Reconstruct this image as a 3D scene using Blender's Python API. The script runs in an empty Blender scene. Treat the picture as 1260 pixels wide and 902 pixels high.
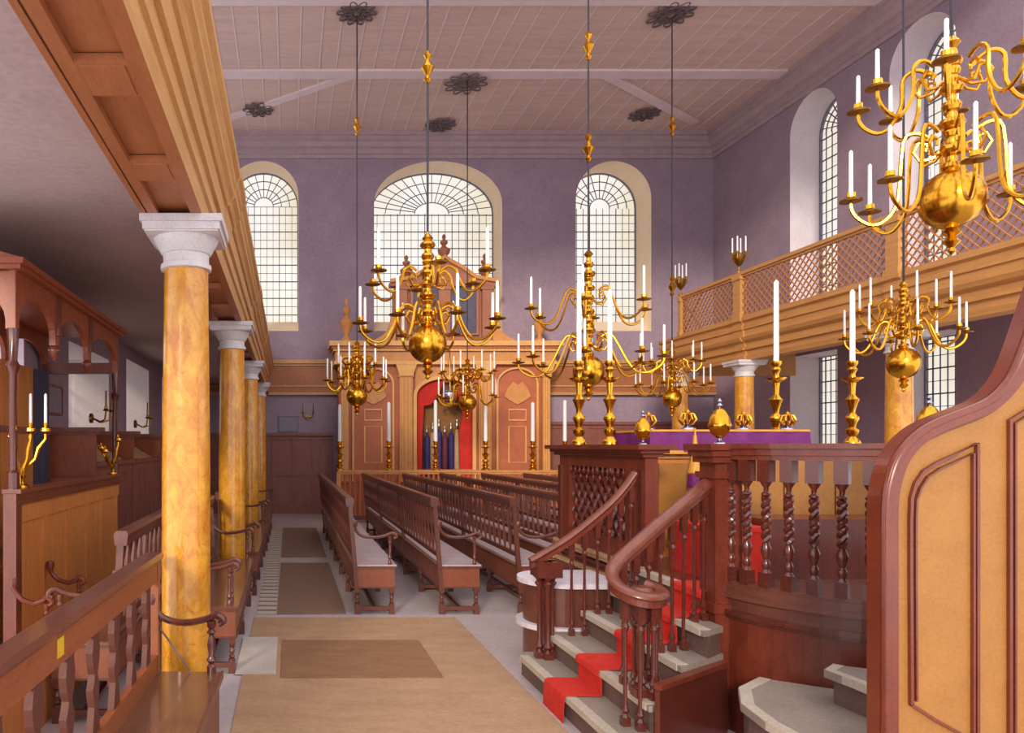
import bpy, bmesh, math, random
from math import sin, cos, pi, radians, sqrt
from mathutils import Vector, Matrix
random.seed(7)
S = bpy.context.scene
COL = S.collection
# ------------------------------------------------------------------ camera, sky, sun, exposure
F = 900.0; EYE = 1.8; VX, VY = 355.0, 550.0      # focal length in pixels of the 1260 frame; eye height; vanishing point
cd = bpy.data.cameras.new('camera'); cam = bpy.data.objects.new('camera', cd); COL.objects.link(cam)
cam.location = (0, 0, EYE); cam.rotation_euler = (pi/2, 0, 0)
cd.sensor_width = 36; cd.lens = F/1260*36
cd.shift_x = (630-VX)/1260; cd.shift_y = (VY-451)/1260
cd.clip_start = 0.05; cd.clip_end = 200
S.camera = cam
S.view_settings.view_transform = 'Standard'; S.view_settings.look = 'None'
S.view_settings.gamma = 1; S.view_settings.exposure = 0.5
W = bpy.data.worlds.new('sky'); S.world = W; W.use_nodes = True
bg = W.node_tree.nodes['Background']; bg.inputs[0].default_value = (0.97, 0.96, 1.0, 1); bg.inputs[1].default_value = 1.25
sd = bpy.data.lights.new('sun', 'SUN'); sun = bpy.data.objects.new('sun', sd); COL.objects.link(sun)
sd.energy = 1.7; sd.angle = radians(9); sd.color = (1.0, 0.90, 0.74)
sun.rotation_euler = Vector((0.36, 0.86, -0.30)).to_track_quat('-Z', 'Y').to_euler()

def lin(c):
    return tuple(((v/255)/12.92 if v/255 <= 0.04045 else ((v/255+0.055)/1.055)**2.4) for v in c)
# ------------------------------------------------------------------ materials
MATS = {}
def mat(name, c1, c2=None, rough=0.6, metal=0.0, kind='mottle', scale=4.0, bump=0.0, axis=(1, 1, 1), coat=0.0, spec=0.5):
    m = bpy.data.materials.new(name); m.use_nodes = True; nt = m.node_tree; N = nt.nodes; L = nt.links
    b = N['Principled BSDF']; b.inputs['Roughness'].default_value = rough; b.inputs['Metallic'].default_value = metal
    b.inputs['Specular IOR Level'].default_value = spec
    if coat: b.inputs['Coat Weight'].default_value = coat; b.inputs['Coat Roughness'].default_value = 0.15
    c1 = lin(c1); c2 = lin(c2) if c2 else tuple(v*0.75 for v in c1)
    tc = N.new('ShaderNodeTexCoord'); mp = N.new('ShaderNodeMapping'); mp.inputs['Scale'].default_value = axis
    L.new(tc.outputs['Object'], mp.inputs[0])
    n = N.new('ShaderNodeTexNoise'); n.inputs['Scale'].default_value = scale; n.inputs['Detail'].default_value = 6; n.inputs['Roughness'].default_value = 0.65
    L.new(mp.outputs[0], n.inputs['Vector'])
    r = N.new('ShaderNodeValToRGB'); r.color_ramp.elements[0].position = 0.33; r.color_ramp.elements[1].position = 0.67
    r.color_ramp.elements[0].color = (*c2, 1); r.color_ramp.elements[1].color = (*c1, 1)
    src = n.outputs['Fac']
    if kind == 'marble':
        n.inputs['Distortion'].default_value = 1.2
        v = N.new('ShaderNodeTexNoise'); v.inputs['Scale'].default_value = scale*0.9; v.inputs['Detail'].default_value = 5; v.inputs['Distortion'].default_value = 2.0
        L.new(mp.outputs[0], v.inputs['Vector'])
        s = N.new('ShaderNodeMath'); s.operation = 'SUBTRACT'; s.inputs[1].default_value = 0.5; L.new(v.outputs['Fac'], s.inputs[0])
        a = N.new('ShaderNodeMath'); a.operation = 'ABSOLUTE'; L.new(s.outputs[0], a.inputs[0])
        vr = N.new('ShaderNodeValToRGB'); vr.color_ramp.elements[0].position = 0.0; vr.color_ramp.elements[1].position = 0.014
        vr.color_ramp.elements[0].color = (0.74, 0.62, 0.5, 1); vr.color_ramp.elements[1].color = (1, 1, 1, 1); L.new(a.outputs[0], vr.inputs[0])
        mx = N.new('ShaderNodeMix'); mx.data_type = 'RGBA'; mx.blend_type = 'MULTIPLY'; mx.inputs[0].default_value = 1
        L.new(src, r.inputs[0]); L.new(r.outputs[0], mx.inputs[6]); L.new(vr.outputs[0], mx.inputs[7]); L.new(mx.outputs[2], b.inputs['Base Color'])
    else:
        # fine paper-like speckle over the large mottle
        n2 = N.new('ShaderNodeTexNoise'); n2.inputs['Scale'].default_value = scale*14; n2.inputs['Detail'].default_value = 3; L.new(mp.outputs[0], n2.inputs['Vector'])
        mm = N.new('ShaderNodeMix'); mm.data_type = 'FLOAT'; mm.inputs[0].default_value = 0.45
        L.new(src, mm.inputs[2]); L.new(n2.outputs['Fac'], mm.inputs[3]); L.new(mm.outputs[0], r.inputs[0]); L.new(r.outputs[0], b.inputs['Base Color'])
    if bump:
        bm_ = N.new('ShaderNodeBump'); bm_.inputs['Strength'].default_value = bump; bm_.inputs['Distance'].default_value = 0.01
        L.new(src, bm_.inputs['Height']); L.new(bm_.outputs[0], b.inputs['Normal'])
    MATS[name] = m; return m
M = MATS
mat('wall_paint', (168, 146, 160), (144, 124, 140), 0.9, scale=1.6)
mat('plaster_reveal', (248, 228, 200), (236, 212, 184), 0.9, scale=2)
mat('reveal_cool', (226, 214, 222), (206, 194, 206), 0.9, scale=2)
mat('ceiling_plaster', (222, 196, 184), (196, 170, 162), 0.9, scale=3, axis=(.3, 2.5, 1))
mat('ceiling_band', (232, 214, 216), (214, 196, 200), 0.9, scale=3)
mat('gallery_ceiling', (196, 174, 172), (172, 150, 150), 0.9, scale=1.5)
mat('cornice_paint', (182, 160, 164), (160, 138, 146), 0.85, scale=3)
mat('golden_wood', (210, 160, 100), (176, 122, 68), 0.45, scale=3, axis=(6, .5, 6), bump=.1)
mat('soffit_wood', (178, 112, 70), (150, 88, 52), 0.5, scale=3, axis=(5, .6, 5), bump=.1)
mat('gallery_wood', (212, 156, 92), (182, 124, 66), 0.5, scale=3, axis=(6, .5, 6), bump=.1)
mat('lattice_wood', (190, 124, 66), (160, 96, 48), 0.5, scale=6)
mat('ochre_marble', (228, 166, 56), (192, 116, 36), 0.22, kind='marble', scale=7, axis=(1, 1, .7), coat=.5)
mat('capital_stone', (222, 214, 212), (190, 180, 184), 0.55, scale=7)
mat('dark_wood', (128, 66, 46), (92, 42, 32), 0.35, scale=4, axis=(4, 4, 1), bump=.1, coat=.3)
mat('mahogany', (128, 56, 36), (86, 34, 26), 0.36, scale=4, axis=(3, 3, 1), bump=.08, coat=.25)
mat('deep_mahogany', (104, 46, 34), (70, 28, 24), 0.25, scale=5, coat=.5)
mat('bench_wood', (116, 66, 52), (86, 44, 36), 0.35, scale=4, axis=(3, .6, 3), bump=.1, coat=.35)
mat('bench_panel', (144, 82, 56), (116, 60, 42), 0.4, scale=4, axis=(3, .6, 3), coat=.2)
mat('bench_seat', (196, 178, 184), (172, 152, 158), 0.45, scale=3)
mat('seat_dark', (126, 84, 66), (98, 60, 44), 0.2, scale=3, axis=(3, .5, 1), coat=.5)
mat('oak_front', (214, 142, 76), (178, 104, 48), 0.42, scale=3, axis=(5, 5, .7), bump=.1)
mat('pew_tan', (170, 116, 54), (148, 96, 40), 0.5, scale=5, bump=.05)
mat('pew_trim', (126, 56, 34), (98, 40, 26), 0.3, scale=5, coat=.4)
mat('wainscot', (150, 92, 80), (120, 68, 60), 0.5, scale=3, axis=(3, 3, .8))
mat('canopy_wood', (168, 92, 60), (132, 64, 44), 0.4, scale=4, axis=(3, 3, 1))
mat('ark_red', (192, 108, 66), (166, 84, 54), 0.5, scale=5)
mat('ark_gold', (216, 152, 82), (190, 120, 62), 0.45, scale=6)
mat('ark_moulding', (232, 180, 104), (208, 150, 84), 0.45, scale=6)
mat('ark_pediment', (176, 112, 80), (148, 88, 64), 0.5, scale=5)
mat('slate_tablet', (92, 88, 108), (62, 60, 78), 0.5, scale=5)
mat('red_curtain', (214, 44, 28), (170, 26, 18), 0.8, scale=6)
mat('niche_tan', (150, 104, 52), (120, 76, 40), 0.8, scale=9)
mat('scroll_blue', (66, 52, 122), (40, 32, 84), 0.6, scale=9)
mat('scroll_wine', (120, 50, 64), (84, 34, 48), 0.6, scale=9)
mat('scroll_cream', (196, 160, 116), (160, 120, 90), 0.6, scale=9)
mat('brass', (236, 182, 62), (206, 142, 34), 0.22, 1.0, scale=7)
mat('dull_brass', (176, 132, 58), (128, 88, 40), 0.35, 1.0, scale=7)
mat('silver', (198, 200, 214), (160, 160, 178), 0.22, 1.0, scale=7)
mat('candle_wax', (240, 238, 236), (226, 226, 232), 0.5, scale=6)
mat('cord_black', (52, 44, 56), (40, 34, 44), 0.6, scale=6)
mat('iron', (122, 104, 104), (96, 80, 84), 0.5, scale=9)
mat('lead', (126, 122, 146), (106, 102, 126), 0.6, scale=9)
mat('stone_floor', (196, 180, 182), (170, 154, 156), 0.7, scale=1.6, bump=.1)
mat('tan_matting', (188, 152, 120), (162, 124, 92), 0.95, scale=2.2, axis=(1, 2.2, 1), bump=.2)
mat('brown_matting', (160, 118, 86), (130, 90, 62), 0.95, scale=3, axis=(1, 3, 1), bump=.2)
mat('aisle_matting', (150, 118, 98), (124, 94, 78), 0.95, scale=3, axis=(1, 6, 1), bump=.2)
mat('pale_matting', (206, 192, 180), (184, 168, 158), 0.95, scale=4, bump=.2)
mat('settle_splat', (104, 54, 38), (76, 36, 28), 0.65, scale=5)
mat('settle_rail', (156, 88, 50), (122, 60, 36), 0.45, scale=3, axis=(3, .5, 3), bump=.1)
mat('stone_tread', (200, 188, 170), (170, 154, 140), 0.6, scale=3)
mat('stone_top', (158, 142, 132), (132, 116, 106), 0.65, scale=3)  # grey stone; its darkness also carries the shade on the pew steps
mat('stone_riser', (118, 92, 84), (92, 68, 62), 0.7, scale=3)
mat('red_carpet', (214, 48, 30), (176, 26, 18), 0.9, scale=12, bump=.3)
mat('purple_cloth', (124, 22, 108), (84, 16, 92), 0.65, scale=4)
mat('gold_fringe', (222, 164, 62), (190, 126, 40), 0.5, scale=40)
mat('blue_curtain', (70, 62, 84), (46, 42, 62), 0.8, scale=3, axis=(4, 4, .4))
mat('picture_grey', (150, 140, 156), (126, 116, 134), 0.6, scale=6)
mat('yellow_label', (222, 180, 40), (200, 150, 30), 0.6, scale=9)
def glass(name, tint):
    m = bpy.data.materials.new(name); m.use_nodes = True; nt = m.node_tree; N = nt.nodes; L = nt.links
    N.remove(N['Principled BSDF']); out = N['Material Output']
    t = N.new('ShaderNodeBsdfTransparent'); g = N.new('ShaderNodeBsdfGlossy'); g.inputs['Roughness'].default_value = .1
    n = N.new('ShaderNodeTexNoise'); n.inputs['Scale'].default_value = 1.4; r = N.new('ShaderNodeValToRGB')
    r.color_ramp.elements[0].position = .35; r.color_ramp.elements[1].position = .65
    r.color_ramp.elements[0].color = (*tint, 1); r.color_ramp.elements[1].color = (.80, .795, .77, 1)
    L.new(n.outputs['Fac'], r.inputs[0]); L.new(r.outputs[0], t.inputs[0])
    x = N.new('ShaderNodeMixShader'); x.inputs[0].default_value = .05; L.new(t.outputs[0], x.inputs[1]); L.new(g.outputs[0], x.inputs[2]); L.new(x.outputs[0], out.inputs[0])
    MATS[name] = m
glass('window_glass', (.74, .70, .60))

# ------------------------------------------------------------------ mesh builder
class MB:
    def __init__(s): s.v = []; s.f = []; s.mi = []
    def add(s, vs, fs, mi=0):
        o = len(s.v); s.v += [tuple(v) for v in vs]; s.f += [tuple(i+o for i in f) for f in fs]; s.mi += [mi]*len(fs); return s
    def box(s, x0, x1, y0, y1, z0, z1, mi=0):
        return s.add([(x, y, z) for x in (x0, x1) for y in (y0, y1) for z in (z0, z1)],
              [(0, 1, 3, 2), (4, 6, 7, 5), (0, 4, 5, 1), (2, 3, 7, 6), (0, 2, 6, 4), (1, 5, 7, 3)], mi)
    def bar(s, a, b, w, h=None, up=(0, 0, 1), mi=0):        # rectangular bar between two points
        h = h or w; a = Vector(a); b = Vector(b); d = (b-a).normalized(); u = Vector(up)
        if abs(d.dot(u)) > .99: u = Vector((1, 0, 0))
        r = d.cross(u).normalized(); u = r.cross(d).normalized(); vs = []
        for p in (a, b):
            for i, j in ((-1, -1), (1, -1), (1, 1), (-1, 1)): vs.append(p+r*i*w/2+u*j*h/2)
        return s.add(vs, [(0, 1, 2, 3), (7, 6, 5, 4), (0, 4, 5, 1), (1, 5, 6, 2), (2, 6, 7, 3), (3, 7, 4, 0)], mi)
    def lathe(s, prof, c=(0, 0, 0), n=14, mi=0, sx=1, rib=0, nr=0):
        vs = []; fs = []; k = len(prof)
        for r, z in prof:
            for i in range(n):
                a = 2*pi*i/n; rr = r*(1+rib*abs(cos(nr*a/2)) - rib) if rib else r
                vs.append((c[0]+rr*cos(a)*sx, c[1]+rr*sin(a)*sx, c[2]+z))
        for j in range(k-1):
            for i in range(n):
                i2 = (i+1) % n; fs.append((j*n+i, j*n+i2, (j+1)*n+i2, (j+1)*n+i))
        if prof[0][0] > 1e-4: fs.append(tuple(reversed(range(n))))
        if prof[-1][0] > 1e-4: fs.append(tuple((k-1)*n+i for i in range(n)))
        return s.add(vs, fs, mi)
    def tube(s, pts, r, n=8, mi=0, flat=1.0):
        pts = [Vector(p) for p in pts]; k = len(pts); rs = r if isinstance(r, (list, tuple)) else [r]*k
        vs = []; fs = []; prev = None
        for i, p in enumerate(pts):
            d = (pts[min(i+1, k-1)]-pts[max(i-1, 0)]).normalized()
            u = prev if prev is not None else (Vector((0, 0, 1)) if abs(d.z) < .95 else Vector((1, 0, 0)))
            u = (u-d*u.dot(d)).normalized(); prev = u; w = d.cross(u)
            for j in range(n):
                a = 2*pi*j/n; vs.append(p+(u*cos(a)*flat+w*sin(a))*rs[i])
        for i in range(k-1):
            for j in range(n):
                j2 = (j+1) % n; fs.append((i*n+j, i*n+j2, (i+1)*n+j2, (i+1)*n+j))
        fs.append(tuple(reversed(range(n)))); fs.append(tuple((k-1)*n+j for j in range(n)))
        return s.add(vs, fs, mi)
    def prism(s, poly, t0, t1, axis='y', mi=0):              # poly in the two other axes, extruded along axis from t0 to t1
        n = len(poly)
        def P(a, b, t): return {'y': (a, t, b), 'x': (t, a, b), 'z': (a, b, t)}[axis]
        vs = [P(a, b, t0) for a, b in poly]+[P(a, b, t1) for a, b in poly]
        fs = [(i, (i+1) % n, n+(i+1) % n, n+i) for i in range(n)]
        s.add(vs, fs, mi); o = len(s.v)-2*n
        from mathutils.geometry import tessellate_polygon
        tr = tessellate_polygon([[Vector((a, b, 0)) for a, b in poly]])
        for t in tr: s.f.append(tuple(o+i for i in t)); s.mi.append(mi); s.f.append(tuple(o+n+i for i in reversed(t))); s.mi.append(mi)
        return s
    def strip(s, pts, w, h, up=(0, 0, 1), mi=0, closed=False):   # swept rectangular bar along a path, w across, h along up
        pts = [Vector(p) for p in pts]; k = len(pts); vs = []; fs = []; U = Vector(up)
        for i, p in enumerate(pts):
            if closed: d = pts[(i+1) % k]-pts[i-1]
            else: d = pts[min(i+1, k-1)]-pts[max(i-1, 0)]
            r = d.cross(U).normalized()
            for a, b in ((-1, -1), (1, -1), (1, 1), (-1, 1)): vs.append(p+r*a*w/2+U*b*h/2)
        for i in range(k if closed else k-1):
            i2 = (i+1) % k
            for j in range(4):
                j2 = (j+1) % 4; fs.append((i*4+j, i*4+j2, i2*4+j2, i2*4+j))
        if not closed: fs += [(3, 2, 1, 0), tuple((k-1)*4+j for j in range(4))]
        return s.add(vs, fs, mi)

def origin_of(p):
    v = Vector((0, 0, 0))
    while p is not None: v = v+p.location; p = p.parent
    return v
def build(name, mb, m, parent=None, world=False, smooth=False, label=None, angle=35, **props):
    me = bpy.data.meshes.new(name)
    off = origin_of(parent) if (world and parent is not None) else Vector((0, 0, 0))
    me.from_pydata([(v[0]-off.x, v[1]-off.y, v[2]-off.z) for v in mb.v], [], mb.f)
    bm = bmesh.new(); bm.from_mesh(me)
    for f, i in zip(bm.faces, mb.mi): f.material_index = i
    bmesh.ops.recalc_face_normals(bm, faces=bm.faces)
    if smooth:
        for f in bm.faces: f.smooth = True
        for e in bm.edges:
            if len(e.link_faces) == 2 and e.calc_face_angle(0) > radians(angle): e.smooth = False
    bm.to_mesh(me); bm.free()
    for x in (m if isinstance(m, (list, tuple)) else [m]): me.materials.append(M[x])
    o = bpy.data.objects.new(name, me); COL.objects.link(o)
    if parent is not None: o.parent = parent
    if label: o['label'] = label
    for k, v in props.items(): o[k] = v
    return o
def inst(src, name, parent, loc=(0, 0, 0), rot=(0, 0, 0), scale=None):
    o = bpy.data.objects.new(name, src.data if hasattr(src, 'data') else src); COL.objects.link(o); o.parent = parent
    o.location = loc; o.rotation_euler = rot
    if scale: o.scale = scale
    return o
def mesh(name, mb, m, smooth=True, angle=35):
    o = build(name, mb, m, smooth=smooth, angle=angle); d = o.data; bpy.data.objects.remove(o); return d
def put(name, d, parent, loc=(0, 0, 0), rot=(0, 0, 0), scale=None):
    o = bpy.data.objects.new(name, d); COL.objects.link(o); o.parent = parent; o.location = loc; o.rotation_euler = rot
    if scale: o.scale = scale
    return o
def thing(name, label, cat, loc=(0, 0, 0), rz=0, group=None, kind=None):
    o = bpy.data.objects.new(name, None); COL.objects.link(o); o.location = loc; o.rotation_euler = (0, 0, rz)
    o.empty_display_size = .1
    if kind: o['kind'] = kind
    if label: o['label'] = label
    if cat: o['category'] = cat
    if group: o['group'] = group
    return o
def copy_tree(o, parent=None):
    c = o.copy(); COL.objects.link(c); c.parent = parent
    for ch in list(o.children): copy_tree(ch, c)
    return c
def arch_pts(cx, hw, zs, rise, n=20):        # from the right springing over the crown to the left springing
    return [(cx+hw*cos(pi*i/n), zs+rise*sin(pi*i/n)) for i in range(n+1)]
def arch_hole(cx, hw, z0, zs, rise, n=20):
    return [(cx-hw, z0), (cx+hw, z0)]+arch_pts(cx, hw, zs, rise, n)
def holed_wall(name, outline, holes, t0, t1, plane, mats, label, **kw):
    bm = bmesh.new()
    def P(a, b, t): return (a, t, b) if plane == 'y' else (t, a, b)
    loops = []
    for li, L_ in enumerate([outline]+holes):
        vs = [bm.verts.new(P(a, b, t0)) for a, b in L_]; es = [bm.edges.new((vs[i], vs[(i+1) % len(vs)])) for i in range(len(vs))]; loops.append((vs, es))
    bmesh.ops.triangle_fill(bm, edges=[e for _, es in loops for e in es], use_beauty=True)
    base = list(bm.faces)
    back = {}
    for vs, es in loops:
        for v in vs:
            back[v] = bm.verts.new((v.co.x, t1, v.co.z) if plane == 'y' else (t1, v.co.y, v.co.z))
    for f in base: bm.faces.new([back[v] for v in reversed(f.verts)])
    for li, (vs, es) in enumerate(loops):
        for i in range(len(vs)):
            a, b = vs[i], vs[(i+1) % len(vs)]; nf = bm.faces.new((a, b, back[b], back[a]))
            if li: nf.material_index = 1
    bmesh.ops.recalc_face_normals(bm, faces=bm.faces)
    me = bpy.data.meshes.new(name); bm.to_mesh(me); bm.free()
    for x in mats: me.materials.append(M[x])
    o = bpy.data.objects.new(name, me); COL.objects.link(o); o['kind'] = 'structure'; o['label'] = label
    return o

# ------------------------------------------------------------------ the room
XL, XR, YF, ZC = -2.75, 11.5, 19.8, 10.2
floor = build('floor', MB().box(XL-.3, XR+.3, -1, YF+.3, -.2, 0), 'stone_floor', kind='structure', label='pale grey stone floor of the nave')
WIN = [(-.70, .97, 9.54, .95), (4.05, 1.735, 9.54, 1.15), (8.80, 1.02, 9.54, 1.0)]
holes = [arch_hole(c, h, 4.94, zt-r, r, 24) for c, h, zt, r in WIN]
holed_wall('wall_back', [(XL-.3, -.1), (XR+.3, -.1), (XR+.3, ZC+.2), (XL-.3, ZC+.2)], holes, YF, YF+.95, 'y', ['wall_paint', 'plaster_reveal'], 'mauve plaster end wall behind the ark, pierced by three arched windows')
RW = [(16.05, .72), (13.3, .70), (10.55, .70)]
rh = [arch_hole(c, h, 5.0, 9.6-h, h, 16) for c, h in RW]
rh += [[(c-h, 1.6), (c+h, 1.6), (c+h, 3.85), (c-h, 3.85)] for c, h in RW]
holed_wall('wall_right', [(9.0, -.1), (YF+.3, -.1), (YF+.3, ZC+.2), (9.0, ZC+.2)], rh, XR, XR+.75, 'x', ['wall_paint', 'reveal_cool'], 'mauve plaster side wall with deep window recesses above and below the gallery')
LW = [(8.45+.75, .85), (12.4+.75, .9), (16.2, .9)]
lh = [[(9.15, 2.02), (11.2, 2.02), (11.2, 3.13), (9.15, 3.13)], [(12.4, 2.02), (14.4, 2.02), (14.4, 3.3), (12.4, 3.3)], [(15.9, 2.02), (17.6, 2.02), (17.6, 3.3), (15.9, 3.3)],
      [(5.6, 2.02), (7.6, 2.02), (7.6, 3.13), (5.6, 3.13)]]
lh += [arch_hole(c, 1.15, 4.8, 8.4, 1.15, 12) for c in (6.7, 9.5, 12.3, 15.1, 17.9)]  # unseen upper openings, widened and left unglazed so more sky light enters
holed_wall('wall_left', [(5.0, -.1), (YF+.3, -.1), (YF+.3, ZC+.2), (5.0, ZC+.2)], lh, XL, XL-.75, 'x', ['wall_paint', 'reveal_cool'], 'side wall under the left gallery with pale splayed window recesses')
# ceiling with raised battens and bands
ceil = build('ceiling', MB().box(XL-.3, XR+.3, 9.0, YF+.3, ZC, ZC+.15), 'ceiling_plaster', kind='structure', label='flat pinkish boarded ceiling above the nave')
bt = mesh('ceiling_batten', MB().box(-.014, .014, 8.9, 19.5, -.014, 0), 'ceiling_band', smooth=False)
x = -1.9
while x < 11.0:
    put('ceiling_batten', bt, ceil, (x, .2, ZC)); x += random.uniform(.36, .56)
bd = MB().box(XL, XR, 16.25, 16.6, ZC-.05, ZC); build('ceiling_band', bd, 'ceiling_band', ceil)
build('ceiling_band', MB().box(XL, XR, 13.45, 13.85, ZC-.05, ZC), 'ceiling_band', ceil)
build('ceiling_band', MB().bar((1.5, 16.45, ZC-.02), (-1.9, 18.9, ZC-.02), .22, .05), 'ceiling_band', ceil)
build('ceiling_band', MB().bar((7.1, 16.45, ZC-.02), (10.5, 18.9, ZC-.02), .22, .05), 'ceiling_band', ceil)
cp = [(0, 9.60), (.05, 9.60), (.07, 9.68), (.12, 9.70), (.12, 9.82), (.2, 9.86), (.26, 9.96), (.34, 10.0), (.34, 10.08), (.40, 10.10), (.40, ZC), (0, ZC)]
build('trim_1', MB().prism([(YF-a, b) for a, b in cp], XL, XR, 'x'), 'cornice_paint', kind='structure', label='moulded plaster cornice along the end wall')
build('trim_2', MB().prism([(XR-a, b) for a, b in cp], 9.0, YF, 'y'), 'cornice_paint', kind='structure', label='moulded plaster cornice along the right wall')
build('trim_3', MB().prism([(XL+a, b) for a, b in cp], 9.0, YF, 'y'), 'cornice_paint', kind='structure', label='moulded plaster cornice above the left gallery')
# timber band carried across the end wall at gallery height, in pieces between mouldings
tb = thing('trim_4', 'golden timber band across the end wall at gallery height', None, (0, YF, 3.2), kind='structure')
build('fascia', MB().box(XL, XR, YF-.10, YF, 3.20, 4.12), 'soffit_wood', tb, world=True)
for z0, z1, d in ((3.20, 3.27, .14), (3.42, 3.46, .13), (3.98, 4.04, .14), (4.04, 4.14, .2)):
    build('moulding', MB().box(XL, XR, YF-d, YF-.10, z0, z1), 'golden_wood', tb, world=True)

# windows: frame, glass and every lead or saddle bar
def window(name, label, cx, hw, z0, zs, rise, pos, plane, nv, dh, thick=.03):
    P = (lambda u, v, d=0: (u, pos+d, v)) if plane == 'y' else (lambda u, v, d=0: (pos+d*(-1 if pos < 0 else 1), u, v))
    up = (0, 1, 0) if plane == 'y' else (1, 0, 0)
    t = thing(name, label, None, P(cx, z0), kind='structure')
    fan = rise > 0
    outline = [(cx-hw, z0), (cx+hw, z0)]+(arch_pts(cx, hw, zs, rise, 20) if fan else [(cx+hw, zs), (cx-hw, zs)])
    g = MB().prism(outline, pos+.03, pos+.04, plane) if plane == 'y' else MB().prism(outline, pos+.03, pos+.04, 'x')
    build('glass', g, 'window_glass', t, world=True)
    f = MB().strip([P(a, b) for a, b in outline], .05, .06, up, closed=True); build('window_frame', f, 'lead', t, world=True)
    top = zs
    for i in range(1, nv):
        u = cx-hw+2*hw*i/nv; heavy = (i % 4 == 0)
        vt = top if not fan else top
        build('lead_bar', MB().bar(P(u, z0), P(u, vt), .02 if heavy else .012, .02, up), 'lead', t, world=True)
    k = 0; v = z0+dh
    while v < top+.01:
        heavy = (k % 2 == 0)
        build('saddle_bar', MB().bar(P(cx-hw, v), P(cx+hw, v), .02, .026 if heavy else .012, (0, 0, 1)), 'lead', t, world=True); v += dh; k += 1
    if fan:
        for q in (.28, .52, .76):
            build('arched_bar', MB().strip([P(a, b, -.002) for a, b in arch_pts(cx, hw*q, zs, rise*q, 14)], .022, .02, up), 'lead', t, world=True)
        n = 12 if hw < 1.3 else 18
        for i in range(1, n):
            a = pi*i/n
            build('fan_bar', MB().bar(P(cx+hw*.28*cos(a), zs+rise*.28*sin(a)), P(cx+hw*cos(a), zs+rise*sin(a)), .02, .018, up), 'lead', t, world=True)
    return t
names = ['arched leaded window left of the ark, beside the left colonnade', 'wide arched leaded window behind and above the ark', 'arched leaded window right of the ark, near the right gallery']
for i, (c, h, zt, r) in enumerate(WIN):
    window('window_%d' % (i+1), names[i], c, h, 5.30, zt-r, r, YF+.9, 'y', 11 if h < 1.3 else 18, .235)
    build('sill', MB().prism([(YF+.0, 4.94), (YF+.92, 4.94), (YF+.92, 5.34)], c-h, c+h, 'x'), 'plaster_reveal', kind='structure', label='sloping plaster sill under window %d of the end wall' % (i+1)).name = 'trim_%d' % (i+5)
for i, (c, h) in enumerate(RW[:2]):
    window('window_%d' % (i+4), ['narrow arched window high on the right wall, nearest the corner', 'narrow arched window high on the right wall, behind the largest chandelier'][i], c, h, 5.2, 9.6-h, h, XR+.7, 'x', 8, .24)
    window('window_%d' % (i+6), ['square-headed leaded window under the right gallery, nearest the far corner', 'square-headed leaded window under the right gallery, behind the nearer marble column'][i], c, h, 1.6, 3.85, 0, XR+.7, 'x', 9, .24)
for i, (a, b, c, d) in enumerate([(9.15, 11.2, 2.02, 3.13), (12.4, 14.4, 2.02, 3.3), (15.9, 17.6, 2.02, 3.3)]):
    window('window_%d' % (i+8), 'square leaded window low on the left wall, %s' % ['nearest the canopied pew', 'second beyond the canopied pew', 'third beyond the canopied pew'][i], (a+b)/2, (b-a)/2, c, d, 0, XL-.7, 'x', 8, .24)

# ------------------------------------------------------------------ left gallery: beam on marble columns
lg = thing('left_gallery', 'deep golden-fronted gallery beam with panelled soffit running above the left columns', 'gallery', (-.7, 0, 3.23))
B0, B1 = 1.2, YF-.01
build('gallery_floor', MB().box(XL, -.9, B0, B1, 3.52, 3.62), 'gallery_ceiling', lg, world=True)
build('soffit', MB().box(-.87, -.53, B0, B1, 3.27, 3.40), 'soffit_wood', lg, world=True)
sm = mesh('soffit_stile', MB().box(-.035, .035, 0, B1-B0, 0, .035), 'soffit_wood', smooth=False)
put('soffit_stile', sm, lg, (-.835+.7, B0, 0)); put('soffit_stile', sm, lg, (-.565+.7, B0, 0))
cr = mesh('soffit_rail', MB().box(-.10, .10, -.13, .13, 0, .035).box(-.085, .085, -.11, .11, -.008, 0), 'soffit_wood', smooth=False)
y = 1.9
while y < 19.5:
    put('soffit_rail', cr, lg, (0, y, 0)); y += .95
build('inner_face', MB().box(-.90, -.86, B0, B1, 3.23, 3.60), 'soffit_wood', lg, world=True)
pf = [(-.53, 3.23), (-.52, 3.34), (-.50, 3.35), (-.50, 3.37), (-.515, 3.38), (-.515, 3.50), (-.49, 3.51), (-.49, 3.535), (-.51, 3.545), (-.51, 3.74), (-.49, 3.75), (-.47, 3.79), (-.44, 3.82), (-.44, 3.87), (-.42, 3.90), (-.42, 3.94), (-.39, 3.97), (-.39, 4.03), (-.53, 4.03)]
build('fascia', MB().prism(pf, B0, B1, 'y'), 'golden_wood', lg, world=True)
pb = [(a+.012 if a > -.53 and b > 3.7 else a-.004, b) for a, b in pf]
for yb in (6.2, 10.4, 14.4):
    build('fascia_break', MB().prism(pb, yb-.3, yb+.3, 'y'), 'golden_wood', lg, world=True)
build('parapet', MB().box(-.85, -.75, B0, B1, 3.62, 4.6), 'golden_wood', lg, world=True)

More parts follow.
